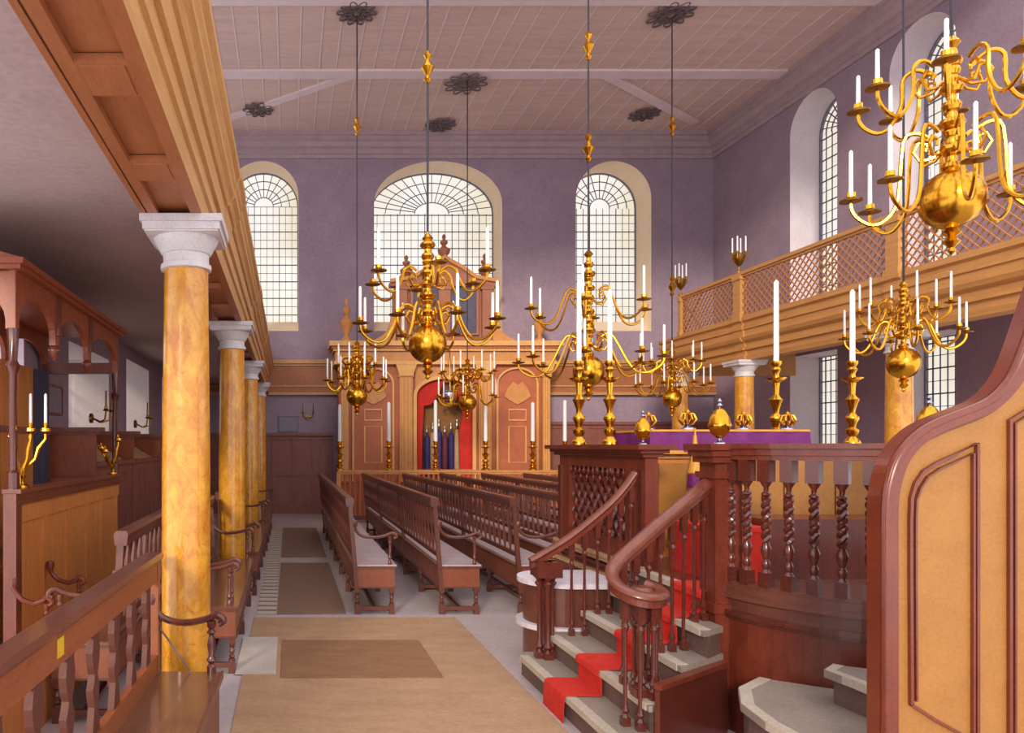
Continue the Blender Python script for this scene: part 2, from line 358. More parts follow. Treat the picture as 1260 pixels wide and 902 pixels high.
def column(name, label, x, y, ztop, r, group=None, capm='capital_stone', zc=None):
    t = thing(name, label, 'column', (x, y, 0), group=group)
    h = ztop
    prof = [(r*1.25, 0), (r*1.25, .1), (r*1.12, .14), (r*1.15, .18), (r*1.02, .22), (r*1.0, .3), (r*.99, h*.5), (r*.90, h-.34), (r*.90, h-.30)]
    build('shaft', MB().lathe(prof, n=28), 'ochre_marble', t, smooth=True)
    k = r
    cp = [(k*.88, h-.30), (k*1.03, h-.295), (k*1.03, h-.265), (k*.93, h-.26), (k*.93, h-.20), (k*1.0, h-.195), (k*1.12, h-.16), (k*1.3, h-.11), (k*1.34, h-.09)]
    c = build('capital', MB().lathe(cp, n=28), capm, t, smooth=True)
    build('abacus', MB().box(-k*1.5, k*1.5, -k*1.5, k*1.5, h-.09, h-.045).box(-k*1.42, k*1.42, -k*1.42, k*1.42, h-.10, h-.09).box(-k*1.6, k*1.6, -k*1.6, k*1.6, h-.045, h-.001), capm, c)
    return t
for i, (y, w) in enumerate(((4.72, 'the near baluster-backed settle'), (8.55, 'the first aisle settle'), (12.35, 'the second aisle settle'), (16.45, 'the farthest aisle settle'))):
    column('marble_column', 'ochre marbled column of the left colonnade, %s' % ['largest and nearest the viewer', 'second from the viewer', 'third from the viewer', 'fourth and farthest, against the end panelling'][i], -.66, y, 3.23, .158, 'left colonnade columns')

# ------------------------------------------------------------------ right gallery
GX = 8.5
rg = thing('right_gallery', 'golden wooden gallery with diamond lattice front along the right wall', 'gallery', (GX, 0, 3.42))
G0, G1 = 3.0, 16.7
pf = [(GX+.04, 3.42), (GX+.02, 3.50), (GX+.05, 3.51), (GX+.05, 3.60), (GX+.0, 3.61), (GX+.0, 3.66), (GX+.03, 3.67), (GX+.03, 3.74), (GX-.04, 3.78), (GX-.07, 3.84), (GX-.0, 3.85), (GX-.0, 3.98), (GX-.03, 3.99), (GX-.03, 4.06), (GX-.01, 4.07), (GX-.01, 4.12), (GX-.06, 4.15), (GX-.06, 4.20), (GX+.3, 4.20), (GX+.3, 3.42)]
build('fascia', MB().prism(pf, G0, G1, 'y'), 'gallery_wood', rg, world=True)
build('gallery_floor', MB().box(GX+.3, XR, G0, G1, 4.02, 4.12), 'gallery_ceiling', rg, world=True)
build('end_beam', MB().box(GX+.3, XR, G1-.12, G1, 3.42, 4.2), 'gallery_wood', rg, world=True)
for y in (6.6, 10.25, 13.8):
    build('fascia_break', MB().prism([(a-.025 if a < GX+.29 else a, b) for a, b in pf], y-.16, y+.16, 'y'), 'gallery_wood', rg, world=True)
zr0, zr1 = 4.20, 5.02
build('top_rail', MB().box(GX-.05, GX+.07, G0, 15.9, zr1, zr1+.06).box(GX-.02, GX+.04, G0, 15.9, zr1-.04, zr1), 'gallery_wood', rg, world=True)
build('bottom_rail', MB().box(GX-.03, GX+.05, G0, 15.9, zr0, zr0+.04), 'gallery_wood', rg, world=True)
post = mesh('gallery_post', MB().box(-.05, .08, -.11, .11, 0, .82).box(-.07, .10, -.13, .13, 0, .1).box(-.07, .10, -.13, .13, .74, .82), 'gallery_wood', smooth=False)
for y in (15.82, 13.8, 10.25, 6.6): put('gallery_post', post, rg, (0, y, .78), scale=(1, .45 if y > 15 else 1, 1))
H = zr1-zr0; sp = .137
sa = mesh('lattice_slat', MB().bar((0, 0, 0), (0, H, H), .012, .02, (1, 0, 0)), 'lattice_wood', smooth=False)
sb = mesh('lattice_slat', MB().bar((.012, H, 0), (.012, 0, H), .012, .02, (1, 0, 0)), 'lattice_wood', smooth=False)
y = 7.3
while y < 15.85-H:
    put('lattice_slat', sa, rg, (0, y, .78)); put('lattice_slat', sb, rg, (0, y, .78)); y += sp
def cut_slats():                                           # shorter slats closing the far end of the lattice
    y = 15.85-H
    while y < 15.82:
        L_ = 15.82-y
        build('lattice_slat', MB().bar((GX, y, zr0), (GX, y+L_, zr0+L_), .012, .02, (1, 0, 0)), 'lattice_wood', rg, world=True)
        build('lattice_slat', MB().bar((GX+.012, y, zr1), (GX+.012, y+L_, zr1-L_), .012, .02, (1, 0, 0)), 'lattice_wood', rg, world=True); y += sp
cut_slats()
for i, (x, y) in enumerate(((8.6, 10.3), (8.6, 13.8), (8.62, 16.1))):
    column('marble_column', 'ochre marbled column under the right gallery, %s' % ['nearest, behind the mid-size chandelier', 'middle one, behind the purple-draped desk', 'farthest, at the gallery end'][i], x, y, 3.42, .17, 'right gallery columns')

# four-light candle holders on the gallery posts
def gallery_light(label, x, y, z):
    t = thing('gallery_candelabrum', label, 'candelabrum', (x, y, z), group='candle holders on the gallery rail')
    build('bracket', MB().lathe([(.05, 0), (.05, .03), (.015, .05), (.015, .12), (.08, .2), (.11, .30), (.12, .34), (.08, .36), (.02, .37)], n=10), 'dull_brass', t, smooth=True)
    for k in range(4):
        a = pi/4+k*pi/2
        br = build('branch', MB().tube([(.03*cos(a), .03*sin(a), .2), (.13*cos(a), .13*sin(a), .26), (.11*cos(a), .11*sin(a), .38)], .012, 6).lathe([(.03, 0), (.035, .03)], (.11*cos(a), .11*sin(a), .37), 8), 'dull_brass', t, smooth=True)
        build('candle', MB().lathe([(.014, .39), (.012, .68)], (.11*cos(a), .11*sin(a), 0), 6), 'candle_wax', br, smooth=True)
gallery_light('brass four-candle holder on the gallery rail, above the middle post', GX, 13.8, 5.08)
gallery_light('brass four-candle holder on the gallery rail at its far end', GX, 15.85, 5.08)

# ------------------------------------------------------------------ wainscot and pews
def panelled(name, m, a0, a1, z0, z1, pos, plane, n, parent, d=.03, fr=.06, two=False):
    """n framed panels: stiles and rails stand proud of each recessed panel"""
    w = (a1-a0)/n
    def B(mb, u0, u1, v0, v1, d0, d1):
        if plane == 'y': mb.box(u0, u1, pos+d0, pos+d1, v0, v1)
        else: mb.box(pos+d0, pos+d1, u0, u1, v0, v1)
        return mb
    for i in range(n):
        build('panel', B(MB(), a0+i*w, a0+(i+1)*w, z0, z1, 0, abs(d)*.5*(1 if d > 0 else -1)), m, parent, world=True)
    for i in range(n+1):
        u = a0+i*w; build('stile', B(MB(), max(a0, u-fr/2), min(a1, u+fr/2), z0, z1, 0, d), m, parent, world=True)
    zz = [(z0, z0+fr*1.5), (z1-fr*1.5, z1)] + ([((z0+z1)/2-fr/2, (z0+z1)/2+fr/2)] if two else [])
    for v0, v1 in zz: build('rail', B(MB(), a0, a1, v0, v1, 0, d*1.02), m, parent, world=True)
wb = thing('trim_8', 'dark red-brown panelled wainscot along the end wall', None, (4.4, YF, 0), kind='structure')
panelled('wainscot', 'wainscot', -.95, 1.2, 0, 2.1, YF-.02, 'y', 4, wb, -.05, .07, True)
panelled('wainscot', 'wainscot', 6.9, 11.4, 0, 2.4, YF-.02, 'y', 8, wb, -.05, .07, True)
panelled('wainscot', 'wainscot', XL, -.95, 0, 2.1, YF-.02, 'y', 3, wb, -.05, .07, True)
build('capping', MB().box(XL, 1.2, YF-.14, YF, 2.1, 2.18).box(6.9, 11.4, YF-.14, YF, 2.4, 2.48), 'wainscot', wb, world=True)
wl = thing('trim_9', 'brown panelled wainscot along the left wall under the windows', None, (XL, 10, 0), kind='structure')
panelled('wainscot', 'bench_panel', 4.9, 19.6, 0, 1.94, XL+.0, 'x', 12, wl, .05, .08)
build('capping', MB().box(XL, XL+.1, 4.9, 19.6, 1.94, 2.0), 'wainscot', wl, world=True)
wr = thing('trim_10', 'brown panelled wainscot along the right wall', None, (XR, 10, 0), kind='structure')
panelled('wainscot', 'wainscot', 9.2, 19.6, 0, 1.5, XR, 'x', 8, wr, -.05, .08)

ys = [8.25, 10.25, 12.45, 14.8, 17.2]
for i in range(4):
    a, b = ys[i], ys[i+1]
    w = ['nearest the canopied pew', 'second beyond the canopied pew', 'third beyond the canopied pew', 'last before the end wall'][i]
    t = thing('box_pew', 'dark panelled box pew under the left windows, %s' % w, 'pew', (-2.4, (a+b)/2, 0), group='box pews along the left wall')
    panelled('pew_front', 'wainscot', a+.03, b-.092, 0, 1.58, -2.2, 'x', 5, t, .03, .07)
    build('capping', MB().box(-2.25, -2.13, a+.03, b-.092, 1.58, 1.63), 'wainscot', t, world=True)
    e = build('end_panel', MB().box(XL+.06, -2.17, a-.03, a+.03, 0, 1.94), 'canopy_wood', t, world=True)
    build('cornice', MB().box(XL+.06, -2.12, a-.06, a+.06, 1.94, 1.97).box(XL+.06, -2.09, a-.09, a+.09, 1.97, 2.02), 'wainscot', t, world=True)
    build('desk_slope', MB().prism([(-2.68, 1.86), (-2.26, 1.60), (-2.26, 1.57), (-2.68, 1.80)], a+.04, b-.095, 'y'), 'scroll_cream', t, world=True)
    build('seat', MB().box(-2.68, -2.3, a+.04, b-.095, .42, .47), 'bench_seat', t, world=True)

# canopied pew in the left aisle
cp_ = thing('canopied_pew', 'red-brown wooden pew with arched canopy and golden boarded front in the left aisle', 'pew', (-2.3, 6.5, 0))
X1 = -1.88; Y0, Y1 = 5.04, 8.08
def arcade(u0, u1, piers, z0, zt, crown, hw=None):
    pts = [(u0, zt), (u0, z0)]
    for i in range(len(piers)-1):
        a, b = piers[i], piers[i+1]; p = .05
        c = (a+b)/2; h = (b-a)/2-p
        pts.append((a+p, z0)); pts += [(c-h*cos(pi*k/12), z0+.06+(crown-z0-.06)*sin(pi*k/12)) for k in range(13)]; pts.append((b-p, z0))
    pts += [(u1, z0), (u1, zt)]
    return pts
build('canopy_side', MB().prism(arcade(Y0, Y1, [Y0+.02, 5.95, 6.92, Y1-.02], 2.62, 3.02, 2.90), X1-.05, X1, 'x'), 'canopy_wood', cp_, world=True)
build('canopy_side', MB().prism(arcade(Y0, Y1, [Y0+.02, 5.95, 6.92, Y1-.02], 2.62, 3.02, 2.90), XL+.05, XL+.09, 'x'), 'canopy_wood', cp_, world=True)
build('canopy_front', MB().prism(arcade(XL+.06, X1-.003, [XL+.06, X1-.02], 2.615, 3.015, 2.92), Y0-.003, Y0+.05, 'y'), 'canopy_wood', cp_, world=True)
build('canopy_beam', MB().box(XL+.06, X1-.05, Y1-.08, Y1-.02, 2.60, 2.72), 'dark_wood', cp_, world=True)
build('canopy_cornice', MB().box(XL+.03, X1+.05, Y0-.05, Y1+.05, 3.02, 3.05).box(XL+.03, X1+.08, Y0-.08, Y1+.08, 3.05, 3.09).prism([(XL+.03, 3.09), (X1+.08, 3.09), (X1-.1, 3.14), (XL+.03, 3.14)], Y0-.05, Y1+.05, 'y'), 'canopy_wood', cp_, world=True)
for y in (5.95, 6.92):
    build('pendant', MB().lathe([(.01, 2.50), (.035, 2.54), (.05, 2.575), (.05, 2.59), (.03, 2.62)], (X1-.025, y, 0), 10), 'dark_wood', cp_, world=True, smooth=True)
    build('canopy_rib', MB().box(X1, X1+.025, y-.04, y+.04, 2.7, 3.02), 'dark_wood', cp_, world=True)
for x, y in ((X1-.03, Y0+.03), (X1-.03, Y1-.03)):
    build('canopy_post', MB().lathe([(.045, 1.5), (.045, 1.62), (.03, 1.64), (.028, 2.3), (.05, 2.36), (.03, 2.40), (.045, 2.62)], (x, y, 0), 10), 'deep_mahogany', cp_, world=True, smooth=True)
bw = .62
for k in range(5):
    a = Y0+.05+k*(Y1-Y0-.1)/5; b = a+(Y1-Y0-.1)/5
    build('front_panel', MB().box(X1-.03, X1-.012, a, b, 0.0, 1.38), 'oak_front', cp_, world=True)
for k in range(6):
    a = Y0+.05+k*(Y1-Y0-.1)/5
    build('front_stile', MB().box(X1-.03, X1+.004, a-.06 if k else a, a+.06 if k < 5 else a, 0, 1.30), 'oak_front', cp_, world=True)
build('front_rail', MB().box(X1-.03, X1+.006, Y0, Y1, 1.27, 1.40).box(X1-.03, X1+.006, Y0, Y1, 0, .16), 'oak_front', cp_, world=True)
build('front_capping', MB().box(X1-.06, X1+.03, Y0-.02, Y1+.03, 1.40, 1.43).box(X1-.05, X1+.015, Y0, Y1, 1.43, 1.48).box(X1-.08, X1+.05, Y0-.04, Y1+.05, 1.48, 1.51), 'dark_wood', cp_, world=True)
build('corner_post', MB().box(X1-.065, X1+.024, Y0-.055, Y0+.05, 0, 1.478), 'dark_wood', cp_, world=True)
build('end_panel', MB().box(XL+.1, X1-.05, Y1-.06, Y1-.02, 0, 1.46), 'canopy_wood', cp_, world=True)
for k in range(6):
    a = Y0+k*.44
    build('back_board', MB().box(XL+.055, XL+.075, a, a+.425, 0, 2.62), 'oak_front', cp_, world=True)
build('curtain', MB().prism([(XL+.1+.02*(k % 2)+0*k, 0) for k in range(0)] or [(XL+.08, 7.66), (XL+.14, 7.68), (XL+.10, 7.74), (XL+.15, 7.80), (XL+.10, 7.87), (XL+.15, 7.94), (XL+.08, 8.0), (XL+.06, 8.0), (XL+.06, 7.66)], 1.3, 2.62, 'z'), 'blue_curtain', cp_, world=True, label='dark blue-grey curtain')
build('seat', MB().box(XL+.08, -2.25, Y0+.1, Y1-.1, .8, .86), 'seat_dark', cp_, world=True)
# small scroll-armed seat against the golden pew front
ss = thing('scroll_armed_bench', 'wooden seat with two scrolled arms against the golden boarded pew front', 'bench', (-1.66, 5.2, 0))
build('seat', MB().box(-1.845, -1.57, 3.6, 6.2, .42, .46), 'oak_front', ss, world=True)
build('apron', MB().box(-1.61, -1.58, 3.6, 6.2, 0, .42), 'oak_front', ss, world=True)
ARM = lambda x0, x1, z: [(x0, z+.10), (x0+.01, z+.05), (x0+.06, z-.005), (x0+.14, z-.03), (x0+(x1-x0)*.55, z-.03), (x0+(x1-x0)*.8, z-.005), (x1-.05, z+.015), (x1-.01, z), (x1, z-.025), (x1-.025, z-.04)]
def arm_mb(x0, x1, z, y=0, r=.022):
    p = [Vector(q) for q in ARM(x0, x1, z)]; out = []; rr = []; rs = [r*1.3]+[r]*6+[r*1.25, r*1.2, r*.9]
    for i in range(len(p)-1):
        a, b, c, d = p[max(i-1, 0)], p[i], p[i+1], p[min(i+2, len(p)-1)]
        for t in (0, .5): out.append(.5*((2*b)+(c-a)*t+(2*a-5*b+4*c-d)*t*t+(3*b-a-3*c+d)*t**3)); rr.append(rs[i]+(rs[i+1]-rs[i])*t)
    out.append(p[-1]); rr.append(rs[-1])
    mb = MB().tube([(q.x, y, q.y) for q in out], rr, 9, flat=.8)
    mb.lathe([(.001, -r*1.5), (r*1.3, -r*1.2), (r*1.5, 0), (r*1.3, r*1.2), (.001, r*1.5)], (x0, y, z+.11), 8); return mb
TURN = lambda z0, z1, r: [(r, z0), (r, z0+(z1-z0)*.12), (r*.55, z0+(z1-z0)*.17), (r*1.1, z0+(z1-z0)*.24), (r*.6, z0+(z1-z0)*.33), (r*.95, z0+(z1-z0)*.55), (r*.5, z0+(z1-z0)*.72), (r*1.05, z0+(z1-z0)*.78), (r*.6, z0+(z1-z0)*.84), (r, z0+(z1-z0)*.9), (r, z1)]
for y in (4.9, 5.65):
    a = build('arm', arm_mb(-1.84, -1.58, .78, y), 'mahogany', ss, world=True, smooth=True)
    build('arm_support', MB().lathe(TURN(.46, .75, .02), (-1.62, y, 0), 10), 'mahogany', a, world=True, smooth=True)

# ------------------------------------------------------------------ benches
def spindle_mesh(z0, z1, m='bench_wood', r=.013):
    return mesh('spindle', MB().lathe([(r*.7, z0), (r, z0+.05), (r*1.9, z0+(z1-z0)*.28), (r*.8, z0+(z1-z0)*.42), (r*.8, z0+(z1-z0)*.5), (r*1.9, z0+(z1-z0)*.72), (r*.9, z1-.05), (r*.7, z1)], n=7), m)
SP = spindle_mesh(.66, 1.16)
LEG = mesh('leg', MB().box(-.028, .028, -.028, .028, .24, .30).lathe(TURN(.10, .24, .026), n=9).box(-.028, .028, -.028, .028, .0, .10), 'bench_wood', smooth=True)
def bench(label, x, y0, L, d=.43, lean=.07, group=None, rz=0, seatm='bench_seat', mid_arm=None, legm=None, sp=.2, panel='bench_panel'):
    t = thing('nave_bench' if group and 'nave' in group else 'aisle_settle', label, 'bench', (x, y0, 0), rz, group)
    build('seat_box', MB().box(0, d, 0, L, .30, .50), panel, t)
    build('seat_edge', MB().box(-.01, d+.02, -.015, L+.015, .50, .52).box(-.01, d+.012, -.01, L+.01, .285, .30), 'bench_wood', t)
    build('seat', MB().box(.03, d+.02, -.005, L+.005, .52, .535), seatm, t)
    n = max(2, round(L/1.25))
    for i in range(n+1):
        yy = .03+(L-.06)*i/n
        for xx in (.03, d-.03): put('leg', LEG, t, (xx, yy, 0))
        build('cross_stretcher', MB().box(.03, d-.03, yy-.015, yy+.015, .045, .085), 'bench_wood', t)
    build('long_stretcher', MB().box(d/2-.02, d/2+.02, .03, L-.03, .05, .085), 'bench_wood', t)
    for yy in (0.02, L/3, 2*L/3, L-.02):
        build('back_post', MB().prism([(0, .30), (.045, .30), (.045-lean, 1.18), (-lean, 1.18)], yy-.022, yy+.022, 'y'), 'bench_wood', t)
    build('top_rail', MB().prism([(-lean-.02, 1.16), (-lean+.055, 1.16), (-lean+.065, 1.23), (-lean+.05, 1.255), (-lean-.02, 1.255), (-lean-.03, 1.23)], -.01, L+.01, 'y'), 'bench_wood', t)
    build('lower_rail', MB().prism([(-lean*.4, .62), (-lean*.4+.03, .62), (-lean*.45+.03, .67), (-lean*.45, .67)], 0, L, 'y'), 'bench_wood', t)
    k = int(L/sp); tilt = -math.atan2(lean*.85, .85)
    for i in range(1, k):
        put('spindle', SP, t, (.022+lean*0, L*i/k, 0), (0, tilt, 0))
    for yy in ([0.02, L-.02]+([mid_arm] if mid_arm else [])):
        a = build('arm', arm_mb(.0, d+.02, .86, yy, .022), 'bench_wood', t, smooth=True)
        build('arm_support', MB().lathe(TURN(.535, .84, .02), (d-.05, yy, 0), 10), 'bench_wood', a, smooth=True)
    return t
bl = ['nearest the left aisle, farthest left', 'second from the left aisle', 'third from the left aisle, its front hidden by the stair rail', 'fourth from the left aisle, running behind the stair rail', 'fifth from the left aisle, behind the lattice panel', 'sixth from the left aisle, low behind the reading platform']
for i, x in enumerate((.71, 1.62, 2.47, 3.25, 4.12, 5.0)):
    y0 = 7.85 if i < 3 else 8.4
    bench('dark spindle-backed bench, %s' % bl[i], x, y0, 15.3-y0, group='nave benches facing across the hall')
bench('dark settle under the left colonnade, running between the nearest two columns', -.86, 5.8, 2.5, .44, .04, 'left colonnade settles', seatm='seat_dark', mid_arm=.24)
bench('dark settle under the left colonnade, between the second and third columns', -.82, 8.85, 3.2, .44, .04, 'left colonnade settles', seatm='seat_dark')
bench('dark settle under the left colonnade, between the third and fourth columns', -.80, 12.65, 3.4, .44, .04, 'left colonnade settles', seatm='seat_dark')
bench('grey-brown slat-backed bench in the left aisle, behind the nearest column', -1.12, 7.35, 2.6, .42, .05, 'left aisle benches', rz=pi, seatm='seat_dark')

# the large settle in the left foreground: pierced splat back, scrolled arm
ns = thing('foreground_settle', 'large reddish settle in the left foreground with pierced wavy splats and glossy seat', 'bench', (-.79, 4.42, 0), radians(-1.9))
Ln = 3.2
build('seat', MB().box(-.02, .385, -Ln, -.02, .415, .45), 'seat_dark', ns, label='dark polished plank seat')
build('seat_edge', MB().box(.385, .40, -Ln, 0, .41, .452), 'bench_wood', ns)
build('apron', MB().box(.34, .375, -Ln, -.03, .0, .41).box(-.02, .375, -.05, -.02, 0, .415), 'mahogany', ns)
build('end_stile', MB().box(-.03, .015, -.06, 0, .0, 1.1), 'settle_rail', ns)
build('top_rail', MB().box(-.03, .01, -Ln, 0, 1.0, 1.12), 'settle_rail', ns)
build('top_capping', MB().prism([(-.09, 1.12), (.02, 1.12), (.035, 1.14), (.025, 1.165), (-.06, 1.165), (-.09, 1.15)], -Ln, .012, 'y'), 'bench_wood', ns)
build('bottom_rail', MB().box(-.03, .01, -Ln, -.04, .45, .56), 'settle_rail', ns)
def splat(mb, y):
    L_ = [(.00, .055), (.05, .045), (.12, .025), (.17, .045), (.20, .05), (.23, .03), (.26, .02), (.30, .042), (.36, .055), (.42, .04), (.44, .055)]
    pts = [(y+w, .56+z) for z, w in L_]+[(y-w, .56+z) for z, w in reversed(L_)]
    return mb.prism(pts, -.03, .0, 'x')
sm_ = mesh('splat', splat(MB(), 0), 'settle_splat', smooth=False)
for k in range(9): put('splat', sm_, ns, (0, -.25-.335*k, 0))
a = build('arm', arm_mb(-.02, .40, .78, -.03, .026), 'deep_mahogany', ns, smooth=True)
build('arm_support', MB().lathe(TURN(.45, .76, .028), (.33, -.03, 0), 12), 'deep_mahogany', a, smooth=True)
build('brace', MB().tube([(0, -.03, .74), (.2, -.03, .46)], .006, 6), 'iron', ns, label='thin iron brace')
build('number_plate', MB().box(.0101, .012, -1.77, -1.70, 1.03, 1.1), 'yellow_label', ns, label='small yellow label on the back rail')

# ------------------------------------------------------------------ mats and a painted light strip
def rug(label, x0, x1, y0, y1, m, z=.0, h=.012, name='floor_mat'):
    o = build(name, MB().box(x0, x1, y0, y1, z, z+h), m); o['label'] = label; o['category'] = 'mat'; o['group'] = 'floor matting'; return o
rug('large tan floor matting across the foreground, in front of the steps', -.36, 1.75, 2.0, 7.68, 'tan_matting')
rug('brown rectangular mat on the tan matting in front of the benches', -.06, 1.2, 5.65, 6.75, 'brown_matting', .012, .008)
rug('pale square of matting beside the settle leg', -.42, -.10, 5.75, 6.85, 'pale_matting', .0125, .0085)
rug('greyish brown aisle mat beside the leftmost bench, nearer one', -.12, .62, 7.85, 11.3, 'aisle_matting')
rug('greyish brown aisle mat beside the leftmost bench, farther one', -.12, .62, 11.9, 16.2, 'aisle_matting')
sl = mesh('slat', MB().box(0, .21, 0, .11, 0, .012), 'pale_matting', smooth=False)  # pale slats stand in for light streaks falling between bench spindles
gr = thing('spindle_light_strip', 'painted strip of light streaks and spindle shadows along the feet of the colonnade settles', 'mat', (-.345, 7.85, 0), group='floor matting')
build('shadow_backing', MB().box(0, .21, 0, 8.3, 0, .004), 'aisle_matting', gr)  # darker gaps between the slats are painted spindle shadow
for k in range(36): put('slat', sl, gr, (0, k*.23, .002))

# ------------------------------------------------------------------ ark
ark = thing('ark', 'tall carved wooden ark with red curtained niche, pilasters and pediment at the end wall', 'ark', (4.05, 19.2, 0))
YA = 19.0; CX = 4.05
def A(px): return (px-355)/47.4
def Z(py): return 1.8+(550-py)/47.4
build('body', MB().box(A(417), A(511), YA, YF-.2, 0, Z(449)).box(A(584), A(677), YA, YF-.2, 0, Z(449)).box(A(511), A(584), YF-.45, YF-.2, 0, Z(449)), 'ark_red', ark, world=True)
# niche arch surround
hw = (A(584)-A(511))/2
zs, rs = Z(487), .48
arc = [(CX-hw, Z(449)), (CX-hw, zs)]+[(CX-hw*cos(pi*k/16), zs+rs*sin(pi*k/16)) for k in range(17)]+[(CX+hw, zs), (CX+hw, Z(449))]
build('niche_spandrel', MB().prism(arc, YA, YA+.2, 'y'), 'ark_gold', ark, world=True)
build('niche_moulding', MB().strip([(CX-hw, YA-.02, .6), (CX-hw, YA-.02, zs)]+[(CX-hw*cos(pi*k/16), YA-.02, zs+rs*sin(pi*k/16)) for k in range(1, 16)]+[(CX+hw, YA-.02, zs), (CX+hw, YA-.02, .6)], .09, .06, (0, 1, 0)), 'ark_moulding', ark, world=True)
build('niche_back', MB().box(CX-hw, CX+hw, YA+.33, YA+.345, .6, Z(449)), 'niche_tan', ark, world=True)
def curtain(pts): return MB().prism(pts, YA+.08, YA+.14, 'y')
cl = [(CX-hw+.02, .9), (CX-hw+.02, zs)]+[(CX-(hw-.02)*cos(pi*k/16), zs+(rs-.02)*sin(pi*k/16)) for k in range(9)]+[(CX-.04, zs+.28), (CX-.16, zs-.04), (CX-.34, zs-.22), (CX-.52, zs-.26), (CX-.56, zs-1.0), (CX-.58, .9)]
build('curtain', curtain(cl), 'red_curtain', ark, world=True, label='scarlet curtain drawn to the left')
cr_ = [(2*CX-x, z) for x, z in cl]
cr_ = [(CX+hw-.02, .9), (CX+hw-.02, zs)]+[(CX+(hw-.02)*cos(pi*k/16), zs+(rs-.02)*sin(pi*k/16)) for k in range(6)]+[(CX+.35, zs+.1), (CX+.50, zs-.5), (CX+.40, zs-.9), (CX+.44, .9)]
build('curtain', curtain(cr_), 'red_curtain', ark, world=True, label='scarlet curtain drawn to the right')
for k, px in enumerate((527.5, 535, 542.5, 550, 557.5, 565)):
    m = ['scroll_blue', 'scroll_cream', 'scroll_blue', 'scroll_wine', 'scroll_blue', 'scroll_cream'][k]; cn = ['blue', 'cream', 'blue', 'wine-red', 'blue', 'cream'][k]
    s = thing('mantled_scroll', '%s mantled scroll standing in the ark niche, %s from the left' % (cn, ['first', 'second', 'third', 'fourth', 'fifth', 'sixth'][k]), 'scroll', (A(px), YA+.235, 1.22), group='scrolls in the ark niche')
    h = 1.0+.08*(k % 3)
    build('mantle', MB().lathe([(.076, 0), (.074, h*.6), (.066, h*.85), (.02, h*.9)], n=10), m, s, smooth=True)
    build('finial', MB().lathe([(.012, h*.88), (.03, h*.95), (.03, h*1.0), (.01, h*1.06), (.018, h*1.1), (.002, h*1.14)], n=8), 'silver', s, smooth=True)
build('niche_shelf', MB().box(CX-hw, CX+hw, YA+.02, YA+.34, 1.12, 1.215), 'ark_gold', ark, world=True)
# pilasters
def pilaster(px, w, m='ark_gold', cap=True):
    x = A(px); p = build('pilaster', MB().box(x-w/2, x+w/2, YA-.10, YA, 1.0, Z(463)).box(x-w/2-.04, x+w/2+.04, YA-.14, YA, .9, 1.05).box(x-w/2-.02, x+w/2+.02, YA-.12, YA, 1.05, 1.12), m, ark, world=True)
    build('capital', MB().prism([(x-w/2, Z(463)), (x+w/2, Z(463)), (x+w/2+.10, Z(449)), (x-w/2-.10, Z(449))], YA-.16, YA, 'y').box(x-w/2-.03, x+w/2+.03, YA-.13, YA, Z(464), Z(462)), 'ark_moulding', p, world=True)
    for f in (-.28, 0, .28): build('flute', MB().box(x+f*w-.012, x+f*w+.012, YA-.115, YA-.10, 1.2, Z(466)), 'ark_moulding', p, world=True)
pilaster(499, .34); pilaster(596, .34); pilaster(424, .2); pilaster(671, .2)
for px in (459, 636):
    x = A(px)
    d = build('side_door', MB().box(x-.52, x+.52, YA-.035, YA, .9, Z(475)), 'ark_red', ark, world=True)
    for z0, z1, w in ((Z(569), Z(525), .22), (Z(517), Z(504), .22)):
        build('panel_moulding', MB().strip([(x-w, YA-.045, z0), (x+w, YA-.045, z0), (x+w, YA-.045, z1), (x-w, YA-.045, z1)], .04, .03, (0, 1, 0), closed=True), 'ark_moulding', d, world=True)
    build('door_head', MB().strip([(x-.52, YA-.05, .9), (x-.52, YA-.05, Z(473))]+[(x-.52*cos(pi*k/12), YA-.05, Z(473)+.42*sin(pi*k/12)) for k in range(1, 12)]+[(x+.52, YA-.05, Z(473)), (x+.52, YA-.05, .9)], .05, .05, (0, 1, 0)), 'ark_moulding', d, world=True)
    build('carved_drop', MB().prism([(x-.34, Z(488)), (x-.2, Z(493)), (x, Z(498)), (x+.2, Z(493)), (x+.34, Z(488)), (x+.26, Z(478)), (x+.12, Z(470)), (x, Z(474)), (x-.12, Z(470)), (x-.26, Z(478))], YA-.08, YA-.03, 'y'), 'ark_gold', d, world=True)
# entablature
for i, (z0, z1, o) in enumerate(((Z(449), Z(445), .13), (Z(445), Z(433), .10), (Z(433), Z(430), .16), (Z(430), Z(427), .20), (Z(427), Z(421), .26))):
    build(['architrave', 'frieze', 'bed_moulding', 'corona', 'cornice'][i], MB().box(A(417)-o, A(677)+o, YA-o-.04, YF-.11, z0, z1), ['ark_moulding', 'ark_gold', 'ark_moulding', 'ark_red', 'ark_moulding'][i], ark, world=True)
dm = mesh('dentil', MB().box(-.03, .03, -.04, .04, 0, .06), 'ark_moulding', smooth=False)
for k in range(56): put('dentil', dm, ark, (A(417)+k*(A(677)-A(417))/55-4.05, YA-.18-19.2, Z(433)))
